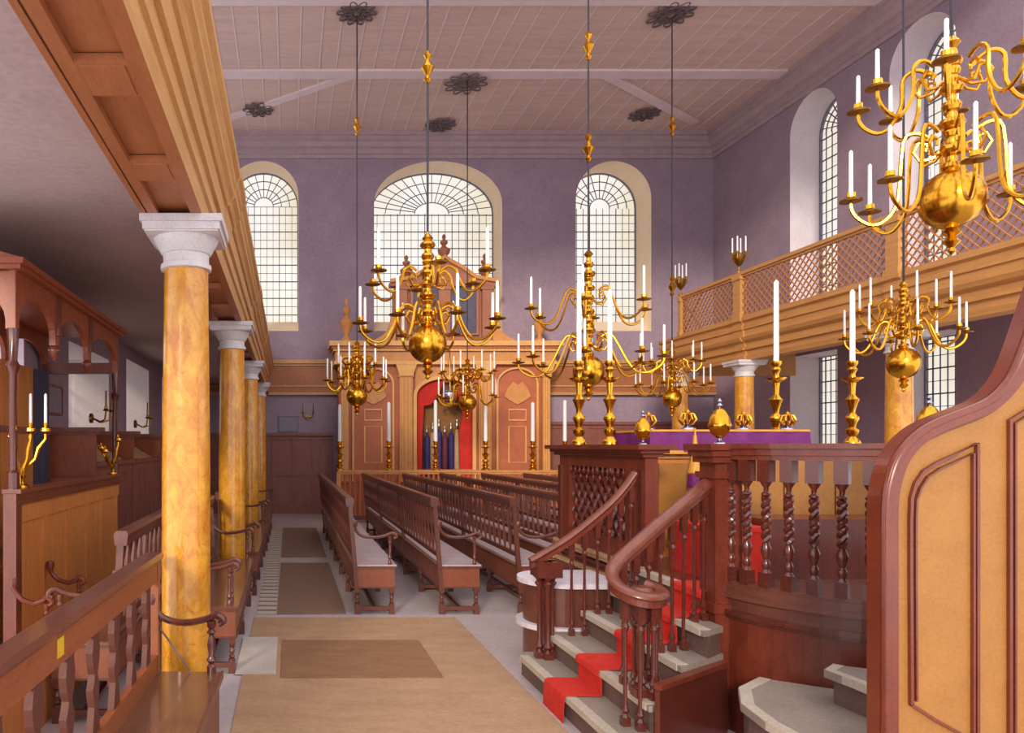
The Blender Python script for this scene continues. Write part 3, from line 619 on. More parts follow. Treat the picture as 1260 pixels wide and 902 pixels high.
# upper stage with two tablets and pediment
u = build('upper_stage', MB().box(A(487), A(607), YA+.1, YF-.11, Z(421), Z(352)), 'ark_pediment', ark, world=True)
for px0, px1 in ((507, 542), (553, 588)):
    x0, x1 = A(px0), A(px1); c = (x0+x1)/2; h = (x1-x0)/2
    build('tablet', MB().prism([(x0, Z(411)), (x1, Z(411))]+[(c+h*cos(pi*k/12), Z(358)+h*.7*sin(pi*k/12)) for k in range(13)], YA+.04, YA+.1, 'y'), 'slate_tablet', u, world=True)
    build('tablet_moulding', MB().strip([(x0, YA+.04, Z(411)), (x1, YA+.04, Z(411))]+[(c+h*cos(pi*k/12), YA+.04, Z(358)+h*.7*sin(pi*k/12)) for k in range(13)], .07, .07, (0, 1, 0), closed=True), 'ark_pediment', u, world=True)
for px in (495, 547.5, 600):
    build('small_pilaster', MB().box(A(px)-.13, A(px)+.13, YA+.0, YA+.1, Z(419), Z(352)).box(A(px)-.17, A(px)+.17, YA-.03, YA+.1, Z(356), Z(351)), 'ark_pediment', u, world=True)
ped = [(A(480), Z(352)), (A(614), Z(352)), (A(614), Z(347)), (A(600), Z(345)), (A(585), Z(342)), (A(568), Z(330)), (A(553), Z(322)), (CX, Z(317)), (A(540), Z(322)), (A(526), Z(331)), (A(508), Z(342)), (A(494), Z(345)), (A(480), Z(347))]
build('pediment', MB().prism(ped, YA-.04, YA+.3, 'y'), 'ark_pediment', ark, world=True)
build('pediment_moulding', MB().strip([(x, YA-.07, z+.02) for x, z in ped[2:]], .09, .07, (0, 1, 0)), 'ark_gold', ark, world=True)
for sgn in (-1, 1):
    v = [(0, 0), (.62, 0), (.62, .03), (.5, .10), (.36, .17), (.22, .30), (.14, .48), (.10, .72), (0, .78)]
    x0 = A(487) if sgn < 0 else A(607)
    build('side_volute', MB().prism([(x0+sgn*a, Z(421)+b) for a, b in v], YA+.02, YA+.2, 'y'), 'ark_gold', ark, world=True)
def urn(px, py0, py1, label, m='ark_pediment'):
    h = (py0-py1)/47.4
    build('finial', MB().lathe([(.14, 0), (.14, h*.08), (.06, h*.14), (.06, h*.2), (.15, h*.34), (.17, h*.45), (.07, h*.55), (.05, h*.6), (.10, h*.68), (.10, h*.74), (.03, h*.8), (.055, h*.88), (.04, h*.95), (.002, h)], (A(px), YA+.12, Z(py0)), 12), m, ark, world=True, smooth=True, label=label)
urn(427, 421, 364, 'carved golden urn on the left end of the cornice', 'ark_gold'); urn(666, 421, 370, 'carved golden urn on the right end of the cornice', 'ark_gold')
urn(501, 346, 312, 'turned finial left of the pediment'); urn(598, 346, 310, 'turned finial right of the pediment'); urn(547.5, 322, 286, 'turned finial at the pediment peak')

# rail before the ark with candlesticks
YR = 17.5
ar = thing('ark_rail', 'low golden-brown balustrade standing in front of the ark', 'railing', (4.0, YR, 0))
build('top_rail', MB().box(1.17, 6.95, YR-.09, YR+.09, 1.20, 1.245).box(1.19, 6.93, YR-.06, YR+.06, 1.15, 1.20), 'ark_gold', ar, world=True)
build('bottom_rail', MB().box(1.17, 6.95, YR-.06, YR+.06, .06, .16), 'bench_wood', ar, world=True)
bsm = mesh('baluster', MB().lathe(TURN(.16, 1.15, .034), n=9), 'ark_red')
for k in range(49): put('baluster', bsm, ar, (-2.77+k*.118, 0, 0))
for x in (1.2, 4.06, 6.9): build('rail_post', MB().box(x-.05, x+.05, YR-.05, YR+.05, 0, 1.2), 'ark_gold', ar, world=True)

def stick(label, loc, h, hc, r, group, m='brass', n=14, rc=.02):
    t = thing('brass_candlestick', label, 'candlestick', loc, group=group)
    P = [(r*1.2, 0), (r*1.2, .03), (r*1.0, .06), (r*.55, .10), (r*.9, .14), (r*.95, .18), (r*.5, .21), (r*.6, .25), (r*.98, .31), (r*.9, .34), (r*.4, .38), (r*.45, .42), (r*.8, .50), (r*1.05, .54), (r*.7, .57), (r*.4, .60), (r*.45, .68), (r*.55, .74), (r*1.25, .775), (r*1.28, .785), (r*.5, .80), (r*.4, .85), (r*.75, .90), (r*.5, .93), (r*.8, .97), (r*.8, 1.0), (r*.3, 1.0)]
    build('stem', MB().lathe([(a, b*h) for a, b in P], n=n), m, t, smooth=True)
    build('drip_pan', MB().lathe([(r*.5, .78*h), (r*1.5, .786*h), (r*1.55, .80*h), (r*.5, .795*h)], n=n), m, t, smooth=True)
    build('candle', MB().lathe([(rc, h*.98), (rc*.9, h+hc*.97), (rc*.3, h+hc)], n=8), 'candle_wax', t, smooth=True)
    return t
for i, px in enumerate((418, 478.5, 536, 597.5, 655.5, 695)):
    w = ['leftmost of the row', 'second from the left', 'third from the left, before the curtained niche', 'fourth from the left', 'fifth from the left, before the right side door', 'rightmost, beside the lattice panel corner'][i]
    stick('tall brass candlestick on the ark rail, %s' % w, ((px-355)/51.43, YR, 1.245), .70, .88+.05*(i % 3), .085, 'candlesticks on the ark rail', n=12, rc=.045)

# ------------------------------------------------------------------ ceiling roses
for i, (x, y, r) in enumerate(((1.32, 14.1, .41), (4.06, 16.75, .52), (7.40, 14.15, .46), (-.75, 18.15, .40), (3.95, 19.0, .42), (8.95, 18.4, .40))):
    w = ['above the left small chandelier', 'in the ceiling centre, above the ark chandelier', 'above the right small chandelier', 'at the far left corner, without a cord', 'nearest the cornice above the ark, without a cord', 'at the far right corner, without a cord'][i]
    t = thing('ceiling_rose', 'round dark openwork rose on the ceiling, %s' % w, 'ceiling rose', (x, y, ZC-(.05 if i == 1 else 0)), group='ceiling roses')
    build('hub', MB().lathe([(r*.2, 0), (r*.2, -.03), (r*.08, -.08), (.002, -.09)], n=14), 'iron', t, smooth=True)
    n = 10
    for k in range(n):
        a = 2*pi*k/n; ca, sa_ = cos(a), sin(a)
        pts = [(r*.62*ca+r*.3*cos(2*pi*q/12)*1.1*ca-r*.16*sin(2*pi*q/12)*sa_, r*.62*sa_+r*.3*cos(2*pi*q/12)*1.1*sa_+r*.16*sin(2*pi*q/12)*ca, -.04) for q in range(12)]
        build('petal', MB().strip(pts, .024, .03, (0, 0, 1), closed=True), 'iron', t)
    for k in range(n):
        a = 2*pi*(k+.5)/n
        build('petal', MB().strip([(r*.42*cos(a)+r*.17*cos(2*pi*q/10), r*.42*sin(a)+r*.17*sin(2*pi*q/10), -.055) for q in range(10)], .02, .03, (0, 0, 1), closed=True), 'iron', t)

# ------------------------------------------------------------------ chandeliers (unit = ball radius)
CACHE = {}
def arm_path(R, z_end, zr, high=.55, drop=.9):
    """S-curve: curl by the stem, rise, fall and climb to the pan"""
    pts = []
    for k in range(9):
        a = -pi*.2+k*(2*pi*.85/8); rr = .16+.035*k
        pts.append((.85+rr*cos(pi-a)*1.0, zr-.1+rr*sin(pi-a)))
    ctrl = [(.75, zr+.35), (1.15, zr+high), (1.55, zr+.30), (R*.52, z_end-.1), (R*.64, z_end-drop*.85), (R*.78, z_end-drop), (R*.92, z_end-drop*.7), (R*.99, z_end-.3), (R, z_end)]
    c = [Vector((a, b)) for a, b in ctrl]; out = []
    for i in range(len(c)-1):
        p0 = c[max(i-1, 0)]; p1 = c[i]; p2 = c[i+1]; p3 = c[min(i+2, len(c)-1)]
        for t in (0, .34, .67):
            out.append(.5*((2*p1)+(p2-p0)*t+(2*p0-5*p1+4*p2-p3)*t*t+(3*p1-p0-3*p2+p3)*t**3))
    out.append(c[-1])
    inner = [Vector((.32, zr-.15)), Vector((.6, zr-.4)), Vector((1.0, zr-.45)), Vector((1.22, zr-.1)), Vector((1.05, zr+.2)), Vector((.78, zr+.1)), Vector((.82, zr-.12))]
    return [(p.x, 0, p.y) for p in out], [(p.x, 0, p.y) for p in inner]
def chandelier(label, loc, r, tiers, ztop, tint='brass', rod=True, arm_t=.075, bottom=-1.9, vs=1.0, empty=(), knob=None, group='brass branched chandeliers'):
    t = thing('brass_chandelier', label, 'chandelier', loc, group=group)
    ball = [(1*sin(pi*k/16), -cos(pi*k/16)) for k in range(17)]
    ball = [(max(.001, a)*r, b*r) for a, b in ball]
    build('globe', MB().lathe(ball, n=48, rib=.05, nr=24), tint, t, smooth=True, angle=60)
    if vs > 1.15: t.children[0].scale = (1.1, 1.1, 1.0)
    fin = [(.002, bottom), (.14, bottom+.12), (.10, bottom+.25), (.30, bottom+.45), (.14, bottom+.62), (.34, bottom+.75), (.2, -.98), (.2, -.9)]
    build('drop_finial', MB().lathe([(a*r, b*r) for a, b in fin], n=14), tint, t, smooth=True)
    st = []; z = .95; k = 0
    seq = [.36, .2, .42, .22, .30, .46, .2, .34, .17, .4, .24, .3]
    while z < ztop-.6:
        a = seq[k % len(seq)]; st += [(a*.8, z), (a, z+.14), (a*.8, z+.28)]; z += .30; k += 1
    st += [(.12, z), (.30, z+.2), (.12, z+.42), (.05, ztop+.1)]
    build('stem', MB().lathe([(.2*r, .9*r)]+[(a*r, b*r) for a, b in st], n=14), tint, t, smooth=True)
    for ti, (R, ze, zr, n, rot, hc) in enumerate(tiers):
        main, inner = arm_path(R, ze, zr)
        am = mesh('arm', MB().tube([(x*r, 0, z_*r) for x, _, z_ in main], arm_t*r, 6).tube([(x*r, 0, z_*r) for x, _, z_ in inner], arm_t*r*.8, 6)
                  .lathe([(.10*r, (ze-.02)*r), (.16*r, (ze+.05)*r), (.10*r, (ze+.12)*r), (.17*r, (ze+.2)*r), (.17*r, (ze+.36)*r), (.08*r, (ze+.36)*r)], (R*r, 0, 0), 10), tint)
        pm = mesh('drip_pan', MB().lathe([(.08*r, (ze-.04)*r), (.42*r, (ze+.04)*r), (.44*r, (ze+.09)*r), (.08*r, (ze+.03)*r)], (R*r, 0, 0), 14), 'dull_brass')
        cm = mesh('candle', MB().lathe([(.085*r, (ze+.3)*r), (.075*r, (ze+.3+hc*.96)*r), (.02*r, (ze+.3+hc)*r)], (R*r, 0, 0), 7), 'candle_wax')
        for q in range(n):
            a = put('arm', am, t, rot=(0, 0, rot+2*pi*q/n))
            put('drip_pan', pm, a)
            if (ti, q) not in empty: put('candle', cm, a)
    H = (ZC-loc[2])/vs; t.scale = (1, 1, vs)
    build('cord', MB().tube([(0, 0, ztop*r), (0, 0, H)], .013, 6), 'cord_black', t)
    for kz in (knob or []):
        build('cord_knob', MB().lathe([(.02, -.17), (.045, -.13), (.02, -.09), (.075, 0), (.02, .09), (.05, .14), (.015, .19)], (0, 0, (kz-loc[2])/vs), 12), 'brass', t, smooth=True)
    return t
# (X, Y, Z) from the photograph's perspective
chandelier('large brass chandelier with ribbed globe hanging in front of the ark, left of centre', (1.56, 8.2, 2.95), .21,
           [(3.75, .95, 1.55, 8, .2, 1.7), (3.2, 3.5, 3.5, 6, .5, 2.0)], 5.9, empty={(1, 0), (1, 1), (1, 2), (1, 4)}, knob=[6.05])
chandelier('large brass chandelier with long stem hanging in the nave centre, before the right window', (3.97, 9.68, 2.80), .198,
           [(4.5, .7, 1.8, 8, .35, 1.7), (3.9, 3.9, 4.7, 6, .05, 1.8)], 7.6, empty={(1, 0), (1, 1)}, knob=[5.75, 7.1], vs=1.05)
chandelier('largest brass chandelier at the upper right, before the gallery lattice', (5.44, 6.0, 3.83), .20,
           [(3.3, .35, 1.9, 8, .25, 1.6), (3.05, 3.75, 4.2, 8, .0, 1.1)], 5.5, vs=1.2)
chandelier('small brass chandelier at the right above the pew end, before the marble column', (7.4, 8.8, 2.81), .155,
           [(3.7, 1.7, 2.2, 8, .3, 1.7), (2.8, 3.5, 3.6, 6, .1, 1.7)], 5.2, arm_t=.09, vs=1.2)
chandelier('small brass chandelier far right, hanging before the end of the right gallery', (7.42, 14.15, 2.74), .172,
           [(3.8, 1.3, 2.0, 8, .1, 1.7), (2.9, 3.6, 3.4, 8, .3, 1.7)], 5.6, knob=[8.0, 4.9], vs=1.1)
chandelier('small brass chandelier far left, hanging before the left side of the ark', (1.32, 14.1, 2.78), .20,
           [(2.9, 1.4, 2.2, 8, .15, 1.9), (1.9, 2.8, 3.2, 8, .3, 1.9)], 5.2, knob=[7.97], arm_t=.1)
chandelier('small brass chandelier hanging before the red curtained niche', (4.06, 16.6, 2.80), .20,
           [(3.4, .6, 1.6, 6, .15, 2.0), (3.0, 3.4, 3.2, 8, .3, 2.0)], 5.0, arm_t=.1)
# silver perpetual lamp on three chains
lp = thing('silver_lamp', 'silver egg-shaped hanging lamp hung from the ark cornice before the curtained niche', 'lamp', (4.13, 18.76, 3.12))
build('bowl', MB().lathe([(.002, -.26), (.08, -.24), (.17, -.12), (.19, 0), (.17, .12), (.09, .22), (.03, .26)], n=18), 'silver', lp, smooth=True)
build('band', MB().lathe([(.185, .07), (.20, .08), (.20, .10), (.18, .11)], n=18), 'slate_tablet', lp, smooth=True)
build('base_ring', MB().strip([(.24*cos(2*pi*k/20), .24*sin(2*pi*k/20), -.22) for k in range(20)], .03, .04, closed=True), 'brass', lp)
for k in range(3):
    a = k*2*pi/3+.4; build('chain', MB().tube([(.24*cos(a), .24*sin(a), -.2), (.02*cos(a), .02*sin(a), .95)], .008, 5), 'dull_brass', lp)
build('cord', MB().tube([(0, 0, .9), (0, 0, 4.40-3.12)], .009, 5), 'cord_black', lp)

# ------------------------------------------------------------------ reading platform
PX0, PX1, PYB, PYF = 2.8, 5.3, 7.5, 4.75
PC = (4.05, 4.75); PA, PB = 1.25, 1.0; ZP = .85
def ell(t, g=0): return (PC[0]-(PA+g)*cos(t), PC[1]-(PB+g)*sin(t))       # t: 0 left post, pi right post
def outline(g, n=40): return [ell(pi*k/n, g) for k in range(n+1)]+[(PX1+g, PYB+g), (PX0-g, PYB+g)]
bi = thing('reading_platform', 'polished mahogany reading platform with curved front and twisted balusters', 'platform', (4.05, 5.9, 0))
build('base', MB().prism(outline(0), 0, .72, 'z'), 'mahogany', bi, world=True)
build('nosing', MB().prism(outline(.045), .745, .775, 'z').prism(outline(.02), .72, .745, 'z'), 'deep_mahogany', bi, world=True)
build('platform_floor', MB().prism(outline(.0), .775, .85, 'z'), 'bench_wood', bi, world=True)
ca = [ell(pi*k/40, -.02) for k in range(1, 40)]
build('bottom_rail', MB().strip([(x, y, .865) for x, y in ca], .10, .03).strip([(x, y, .905) for x, y in ca], .075, .05).strip([(x, y, .94) for x, y in ca], .05, .02), 'bench_wood', bi, world=True)
build('top_rail', MB().strip([(x, y, 1.735) for x, y in ca], .07, .03).strip([(x, y, 1.77) for x, y in ca], .095, .04).strip([(x, y, 1.805) for x, y in ca], .13, .03), 'mahogany', bi, world=True)
def twisted(z0, z1, r=.02, turns=3.0):
    mb = MB(); mb.box(-.034, .034, -.034, .034, z1-.13, z1)
    mb.lathe([(.034, z1-.13), (.02, z1-.155), (.014, z1-.165), (.014, z1-.19), (.026, z1-.20), (.026, z1-.21), (.014, z1-.22)], n=10)
    mb.box(-.03, .03, -.03, .03, z0, z0+.09)
    mb.lathe([(.028, z0+.09), (.016, z0+.11), (.024, z0+.13), (.024, z0+.15), (.014, z0+.17), (.028, z0+.21), (.030, z0+.24), (.014, z0+.28)], n=10)
    a, b = z0+.28, z1-.22; N = 30
    for sg in (0, pi):
        mb.tube([(.013*cos(sg+2*pi*turns*k/N), .013*sin(sg+2*pi*turns*k/N), a+(b-a)*k/N) for k in range(N+1)], .0155, 6)
    return mb
tw = mesh('twisted_baluster', twisted(.95, 1.72), 'deep_mahogany')
# arc-length spacing from the left post
acc = 0; last = ell(0.02); nxt = .10; cnt = 0
for k in range(1, 800):
    p = ell(pi*k/800, -.02); acc += math.hypot(p[0]-last[0], p[1]-last[1]); last = p
    if acc > nxt and cnt < 24:
        put('twisted_baluster', tw, bi, (p[0]-4.05, p[1]-5.9, 0), (0, 0, pi*k/800)); nxt += .128; cnt += 1
for x in (PX0, PX1):
    build('corner_post', MB().box(x-.08, x+.09, PYF-.09, PYF+.09, 0, 1.70).box(x-.10, x+.11, PYF-.11, PYF+.11, 1.60, 1.64).box(x-.10, x+.11, PYF-.11, PYF+.11, .74, .80).box(x-.11, x+.12, PYF-.12, PYF+.12, 1.70, 1.74).box(x-.13, x+.14, PYF-.14, PYF+.14, 1.74, 1.78).box(x-.15, x+.16, PYF-.16, PYF+.16, 1.78, 1.82), 'mahogany', bi, world=True)
# side walls with pierced lattice (left) and plain (right, back)
ya, yb = 5.66, PYB
w = build('side_frame', MB().box(PX0-.04, PX0+.06, ya, ya+.34, ZP, 1.719).box(PX0-.04, PX0+.06, yb-.30, yb-.06, ZP, 1.719).box(PX0-.037, PX0+.057, ya+.34, yb-.30, 1.62, 1.718).box(PX0-.037, PX0+.057, ya+.34, yb-.30, ZP, 1.02), 'mahogany', bi, world=True)
build('cornice', MB().box(PX0-.07, PX0+.09, ya-.03, yb+.03, 1.72, 1.75).box(PX0-.10, PX0+.12, ya-.06, yb+.06, 1.75, 1.78).box(PX0-.14, PX0+.16, ya-.10, yb+.10, 1.78, 1.82), 'mahogany', bi, world=True)
build('side_stile', MB().box(PX0-.055, PX0-.04, ya+.03, ya+.09, ZP, 1.62).box(PX0-.055, PX0-.04, ya+.16, ya+.20, ZP, 1.62).box(PX0-.055, PX0-.04, yb-.12, yb-.05, ZP, 1.62), 'deep_mahogany', bi, world=True)
lh_ = .60; ll = yb-.30-(ya+.34)
n = 9
for k in range(-6, n+1):
    for sg in (0, 1):
        a0 = k*.145; p = []
        lo = max(0, a0); hi = min(ll, a0+lh_)
        if hi-lo < .04: continue
        z0 = 1.02+(lo-a0); z1 = 1.02+(hi-a0)
        if sg: z0, z1 = 2.64-z0, 2.64-z1
        build('lattice_slat', MB().bar((PX0+.01*sg, ya+.34+lo, z0), (PX0+.01*sg, ya+.34+hi, z1), .012, .034, (1, 0, 0)), 'deep_mahogany', w, world=True)
for k in range(12):
    build('small_drop', MB().lathe([(.008, 1.55), (.018, 1.58), (.01, 1.60), (.012, 1.62)], (PX0-.03, ya+.38+k*ll/11*.93, 0), 7), 'deep_mahogany', w, world=True)
build('base_moulding', MB().box(PX0-.07, PX0, ya-.0, yb+.05, .84, .87).box(PX0-.05, PX0, ya, yb+.05, .80, .84).box(PX0-.06, PX0, ya, yb+.05, .66, .69), 'scroll_cream', bi, world=True, label='pale moulded base line below the lattice')
build('far_side_rail', MB().box(PX1-.05, PX1+.05, PYF, yb, 1.70, 1.82).box(PX1-.05, PX1+.05, PYF, yb, .85, 1.0), 'mahogany', bi, world=True)
build('back_rail', MB().box(PX0, PX1, yb-.05, yb+.05, 1.70, 1.82).box(PX0, PX1, yb-.04, yb+.04, ZP, 1.0), 'mahogany', bi, world=True)
for k in range(1, 15): put('twisted_baluster', tw, bi, (1.25, PYF+k*.185-5.9, 0))
for k in range(1, 17): put('twisted_baluster', tw, bi, (-1.25+k*.147, yb-5.9, 0))
# seat inside the curve and reader's desk
rs_ = thing('platform_bench', 'seat with tan panelled back behind the twisted balusters', 'bench', (4.2, 5.6, ZP))
build('seat_box', MB().box(3.42, 5.0, 5.25, 5.62, ZP, 1.28), 'mahogany', rs_, world=True)
for k in range(4):
    build('back_panel', MB().box(3.42+k*.395, 3.80+k*.395, 5.62, 5.66, 1.28, 1.70), 'pew_tan', rs_, world=True)
build('back_frame', MB().box(3.40, 5.02, 5.66, 5.70, ZP, 1.72), 'golden_wood', rs_, world=True)
dk = thing('reading_desk', 'golden wooden reading desk inside the platform', 'desk', (3.8, 6.7, ZP))
build('cabinet', MB().box(3.16, 4.4, 6.34, 7.0, ZP, 1.78), 'oak_front', dk, world=True)
for k in range(4): build('front_panel', MB().box(3.20+k*.31, 3.46+k*.31, 6.32, 6.34, .95, 1.66), 'pew_tan', dk, world=True)
build('desk_moulding', MB().box(3.14, 4.42, 6.31, 7.02, 1.70, 1.745), 'golden_wood', dk, world=True)
cloth = thing('purple_cloth', 'purple cloth with gold fringe draped over the reading desk', 'cloth', (3.8, 6.7, 1.9))
nk = 26; pts = []
top = MB(); 
def drape():
    mb = MB(); x0, x1, y0, y1 = 3.10, 4.44, 6.26, 7.06; ring = []
    for k in range(nk): ring.append((x0+(x1-x0)*k/nk, y0))
    for k in range(nk//2): ring.append((x1, y0+(y1-y0)*k/(nk//2)))
    for k in range(nk): ring.append((x1-(x1-x0)*k/nk, y1))
    for k in range(nk//2): ring.append((x0, y1-(y1-y0)*k/(nk//2)))
    n = len(ring); vs = []
    for z, am in ((1.95, 0), (1.935, .01), (1.85, .012), (1.76, .018)):
        for i, (x, y) in enumerate(ring):
            o = am*(1+sin(i*1.3)*.8); cx, cy = 3.77, 6.66
            vs.append((x+(x-cx)/abs(x-cx+1e-6)*o*(1 if x in (x0, x1) else 0), y+(o if y == y1 else -o if y == y0 else 0), z))
    fs = [(j*n+i, j*n+(i+1) % n, (j+1)*n+(i+1) % n, (j+1)*n+i) for j in range(3) for i in range(n)]; fs.append(tuple(range(n)))
    return MB().add(vs, fs)
build('drape', drape(), 'purple_cloth', cloth, world=True, smooth=True)
build('fringe', MB().strip([(3.09, 6.25, 1.755), (4.45, 6.25, 1.755), (4.45, 7.07, 1.755), (3.09, 7.07, 1.755)], .03, .03, closed=True), 'gold_fringe', cloth, world=True, label='gold fringe')
build('braid', MB().strip([(3.085, 6.245, 1.94), (4.45, 6.245, 1.94), (4.45, 7.07, 1.94), (3.085, 7.07, 1.94)], .012, .018, closed=True), 'gold_fringe', cloth, world=True, label='gold braid')
ts = thing('tassel', 'gold and purple tassel hanging at the front of the purple cloth', 'tassel', (3.44, 6.19, 1.6))
build('cap', MB().lathe([(.012, .30), (.02, .22), (.03, .12), (.05, .02), (.06, -.02), (.05, -.03)], n=12), 'gold_fringe', ts, smooth=True)
build('skirt', MB().lathe([(.05, -.02), (.06, -.10), (.058, -.14), (.02, -.15)], n=12), 'purple_cloth', ts, smooth=True)
build('string', MB().tube([(0, 0, .29), (0, .0, .36)], .008, 6).tube([(0, 0, -.14), (0, 0, -.34)], .012, 6), 'gold_fringe', ts)

def crown(label, loc, s=1.0):
    t = thing('crown_finial', label, 'finial', loc, group='crown finials on the purple cloth')
    build('foot', MB().lathe([(.055*s, 0), (.05*s, .015*s), (.02*s, .03*s), (.04*s, .04*s)], n=12), 'silver', t, smooth=True)
    for k in range(8):
        a = 2*pi*k/8
        build('crown_rib', MB().tube([(.035*s*cos(a), .035*s*sin(a), .04*s), (.065*s*cos(a), .065*s*sin(a), .08*s), (.045*s*cos(a), .045*s*sin(a), .125*s), (0, 0, .13*s)], .009*s, 5), 'brass', t, smooth=True)
    build('knob', MB().lathe([(.01*s, .12*s), (.02*s, .14*s), (.001, .165*s)], n=8), 'brass', t, smooth=True)
crown('small gilt crown finial at the left corner of the purple cloth', (3.2, 6.5, 1.95)); crown('small gilt crown finial above the tassel on the purple cloth', (3.47, 6.36, 1.95), 1.1)
crown('small gilt crown finial on the purple cloth, right of the egg-shaped finial', (3.98, 6.4, 1.95)); crown('small gilt crown finial at the right end of the purple cloth', (4.38, 6.42, 1.95))
def egg(label, loc, s):
    t = thing('egg_finial', label, 'finial', loc, group='egg-shaped brass finials on the platform posts')
    build('foot', MB().lathe([(.05*s, 0), (.045*s, .012*s), (.014*s, .03*s), (.014*s, .05*s), (.04*s, .06*s)], n=12), 'silver', t, smooth=True)
    build('egg', MB().lathe([(.02*s, .05*s), (.065*s, .085*s), (.092*s, .15*s), (.098*s, .165*s), (.092*s, .18*s), (.08*s, .24*s), (.045*s, .30*s), (.015*s, .325*s)], n=30, rib=.06, nr=12), 'brass', t, smooth=True, angle=60)
    build('tip', MB().lathe([(.012*s, .32*s), (.025*s, .345*s), (.012*s, .365*s), (.02*s, .385*s), (.002, .41*s)], n=10), 'silver', t, smooth=True)
egg('brass egg-shaped finial on the post at the stair head', (2.8, 4.75, 1.82), .72)
egg('brass egg-shaped finial on the near end of the lattice panel', (2.83, 5.84, 1.82), .66)
egg('brass egg-shaped finial rising behind the scrolled pew end', (5.3, 6.05, 1.82), 1.0)
for lab, loc in (('tall brass candlestick on the lattice panel, farther one with the longest candle', (2.82, 7.10, 1.82)), ('tall brass candlestick on the lattice panel, nearer one', (2.82, 6.42, 1.82)),
                 ('tall brass candlestick behind the purple cloth, on the back rail of the platform', (5.0, 7.5, 1.82)), ('tall brass candlestick on the far side rail, nearest the scrolled pew end', (5.28, 6.85, 1.82))):
    sc = loc[1]/900
    stick(lab, loc, 103*sc, (100 if '2.82, 7.1' in str(loc) or lab.startswith('tall brass candlestick behind') or 'longest' in lab else 88)*sc, 7.4*sc, 'tall candlesticks around the reading platform', n=16, rc=3.0*sc)

# ------------------------------------------------------------------ stone steps, carpet, stair rails
st = thing('stone_steps', 'pale stone steps rising to the reading platform', 'steps', (2.2, 4.9, 0))
SX = [1.81, 2.03, 2.30, 2.52, 2.70]
for i, x in enumerate(SX):
    z = .17*(i+1); ye = 5.82 if i == 0 else 5.78; x2 = 2.8
    last = i == 4
    yl = lambda x: 4.12+max(0, x-2.05)*.667
    near_ = [(2.71, yl(2.71))]+([(2.05, 4.12)] if x < 2.04 else [])+[(x, yl(x))]
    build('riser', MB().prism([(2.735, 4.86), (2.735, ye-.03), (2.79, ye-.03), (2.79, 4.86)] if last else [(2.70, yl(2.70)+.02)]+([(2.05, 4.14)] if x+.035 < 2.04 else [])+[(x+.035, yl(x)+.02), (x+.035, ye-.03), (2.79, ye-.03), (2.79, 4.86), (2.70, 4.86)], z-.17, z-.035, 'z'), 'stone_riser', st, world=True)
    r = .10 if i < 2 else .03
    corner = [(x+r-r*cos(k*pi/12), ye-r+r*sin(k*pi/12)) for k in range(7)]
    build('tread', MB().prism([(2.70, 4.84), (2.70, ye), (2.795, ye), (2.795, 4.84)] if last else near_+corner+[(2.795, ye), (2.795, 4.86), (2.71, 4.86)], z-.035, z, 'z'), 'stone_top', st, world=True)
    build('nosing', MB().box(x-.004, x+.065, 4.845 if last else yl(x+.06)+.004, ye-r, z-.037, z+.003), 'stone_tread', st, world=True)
pa, pb_ = (2.06, 4.085), (2.71, 4.54)
build('string_panel', MB().bar((pa[0], pa[1], .235), (pb_[0], pb_[1], .235), .03, .47), 'deep_mahogany', st, world=True, label='dark mahogany side panel')
build('string_moulding', MB().bar((pa[0], pa[1]-.005, .46), (pb_[0], pb_[1]-.005, .46), .05, .03), 'mahogany', st, world=True)
rc = thing('carpet_runner', 'scarlet carpet runner laid over the stone steps', 'carpet', (2.2, 4.95, 0))
c0, c1 = 4.76, 5.13
prof = [(1.60, .0), (1.795, .0), (1.795, .17)]
prof = [(1.79, .005)]
for i, x in enumerate(SX):
    z = .17*(i+1); prof += [(x-.014, z-.03), (x-.008, z+.006), (x+.006, z+.014)]
    if i < 4: prof += [(SX[i+1]+.01, z+.014), (SX[i+1]+.008, z+.12)]
prof += [(2.88, .864), (3.0, .864)]
def ribbon(p, y0, y1, th=.012):
    n = len(p); off = []
    for i in range(n):
        d = Vector((p[min(i+1, n-1)][0]-p[max(i-1, 0)][0], p[min(i+1, n-1)][1]-p[max(i-1, 0)][1])).normalized(); off.append((p[i][0]+d.y*-th*-1*-1, p[i][1]-d.x*-th*-1*-1))
    poly = p+[(a, b) for a, b in reversed(off)]
    vs = []; fs = []
    for y in (y0, y1): vs += [(a, y, b) for a, b in p]
    for y in (y0, y1): vs += [(a-.006, y, b-.006) for a, b in p]
    for i in range(n-1):
        fs += [(i, i+1, n+i+1, n+i), (2*n+i, 3*n+i, 3*n+i+1, 2*n+i+1), (i, 2*n+i, 2*n+i+1, i+1), (n+i, n+i+1, 3*n+i+1, 3*n+i)]
    fs += [(0, n, 3*n, 2*n), (n-1, 3*n-1, 4*n-1, 2*n-1)]
    return MB().add(vs, fs)
build('runner', ribbon(prof, c0, c1), 'red_carpet', rc, world=True, label='scarlet runner')
blk = thing('carpeted_step', 'red carpeted block at the stair head inside the platform', 'step', (3.2, 5.3, ZP))
build('carpet_cover', MB().box(2.99, 3.38, 5.15, 5.75, ZP+.001, 1.22), 'red_carpet', blk, world=True)
build('tread_edge', MB().box(2.98, 3.39, 5.14, 5.76, 1.20, 1.232), 'red_carpet', blk, world=True)

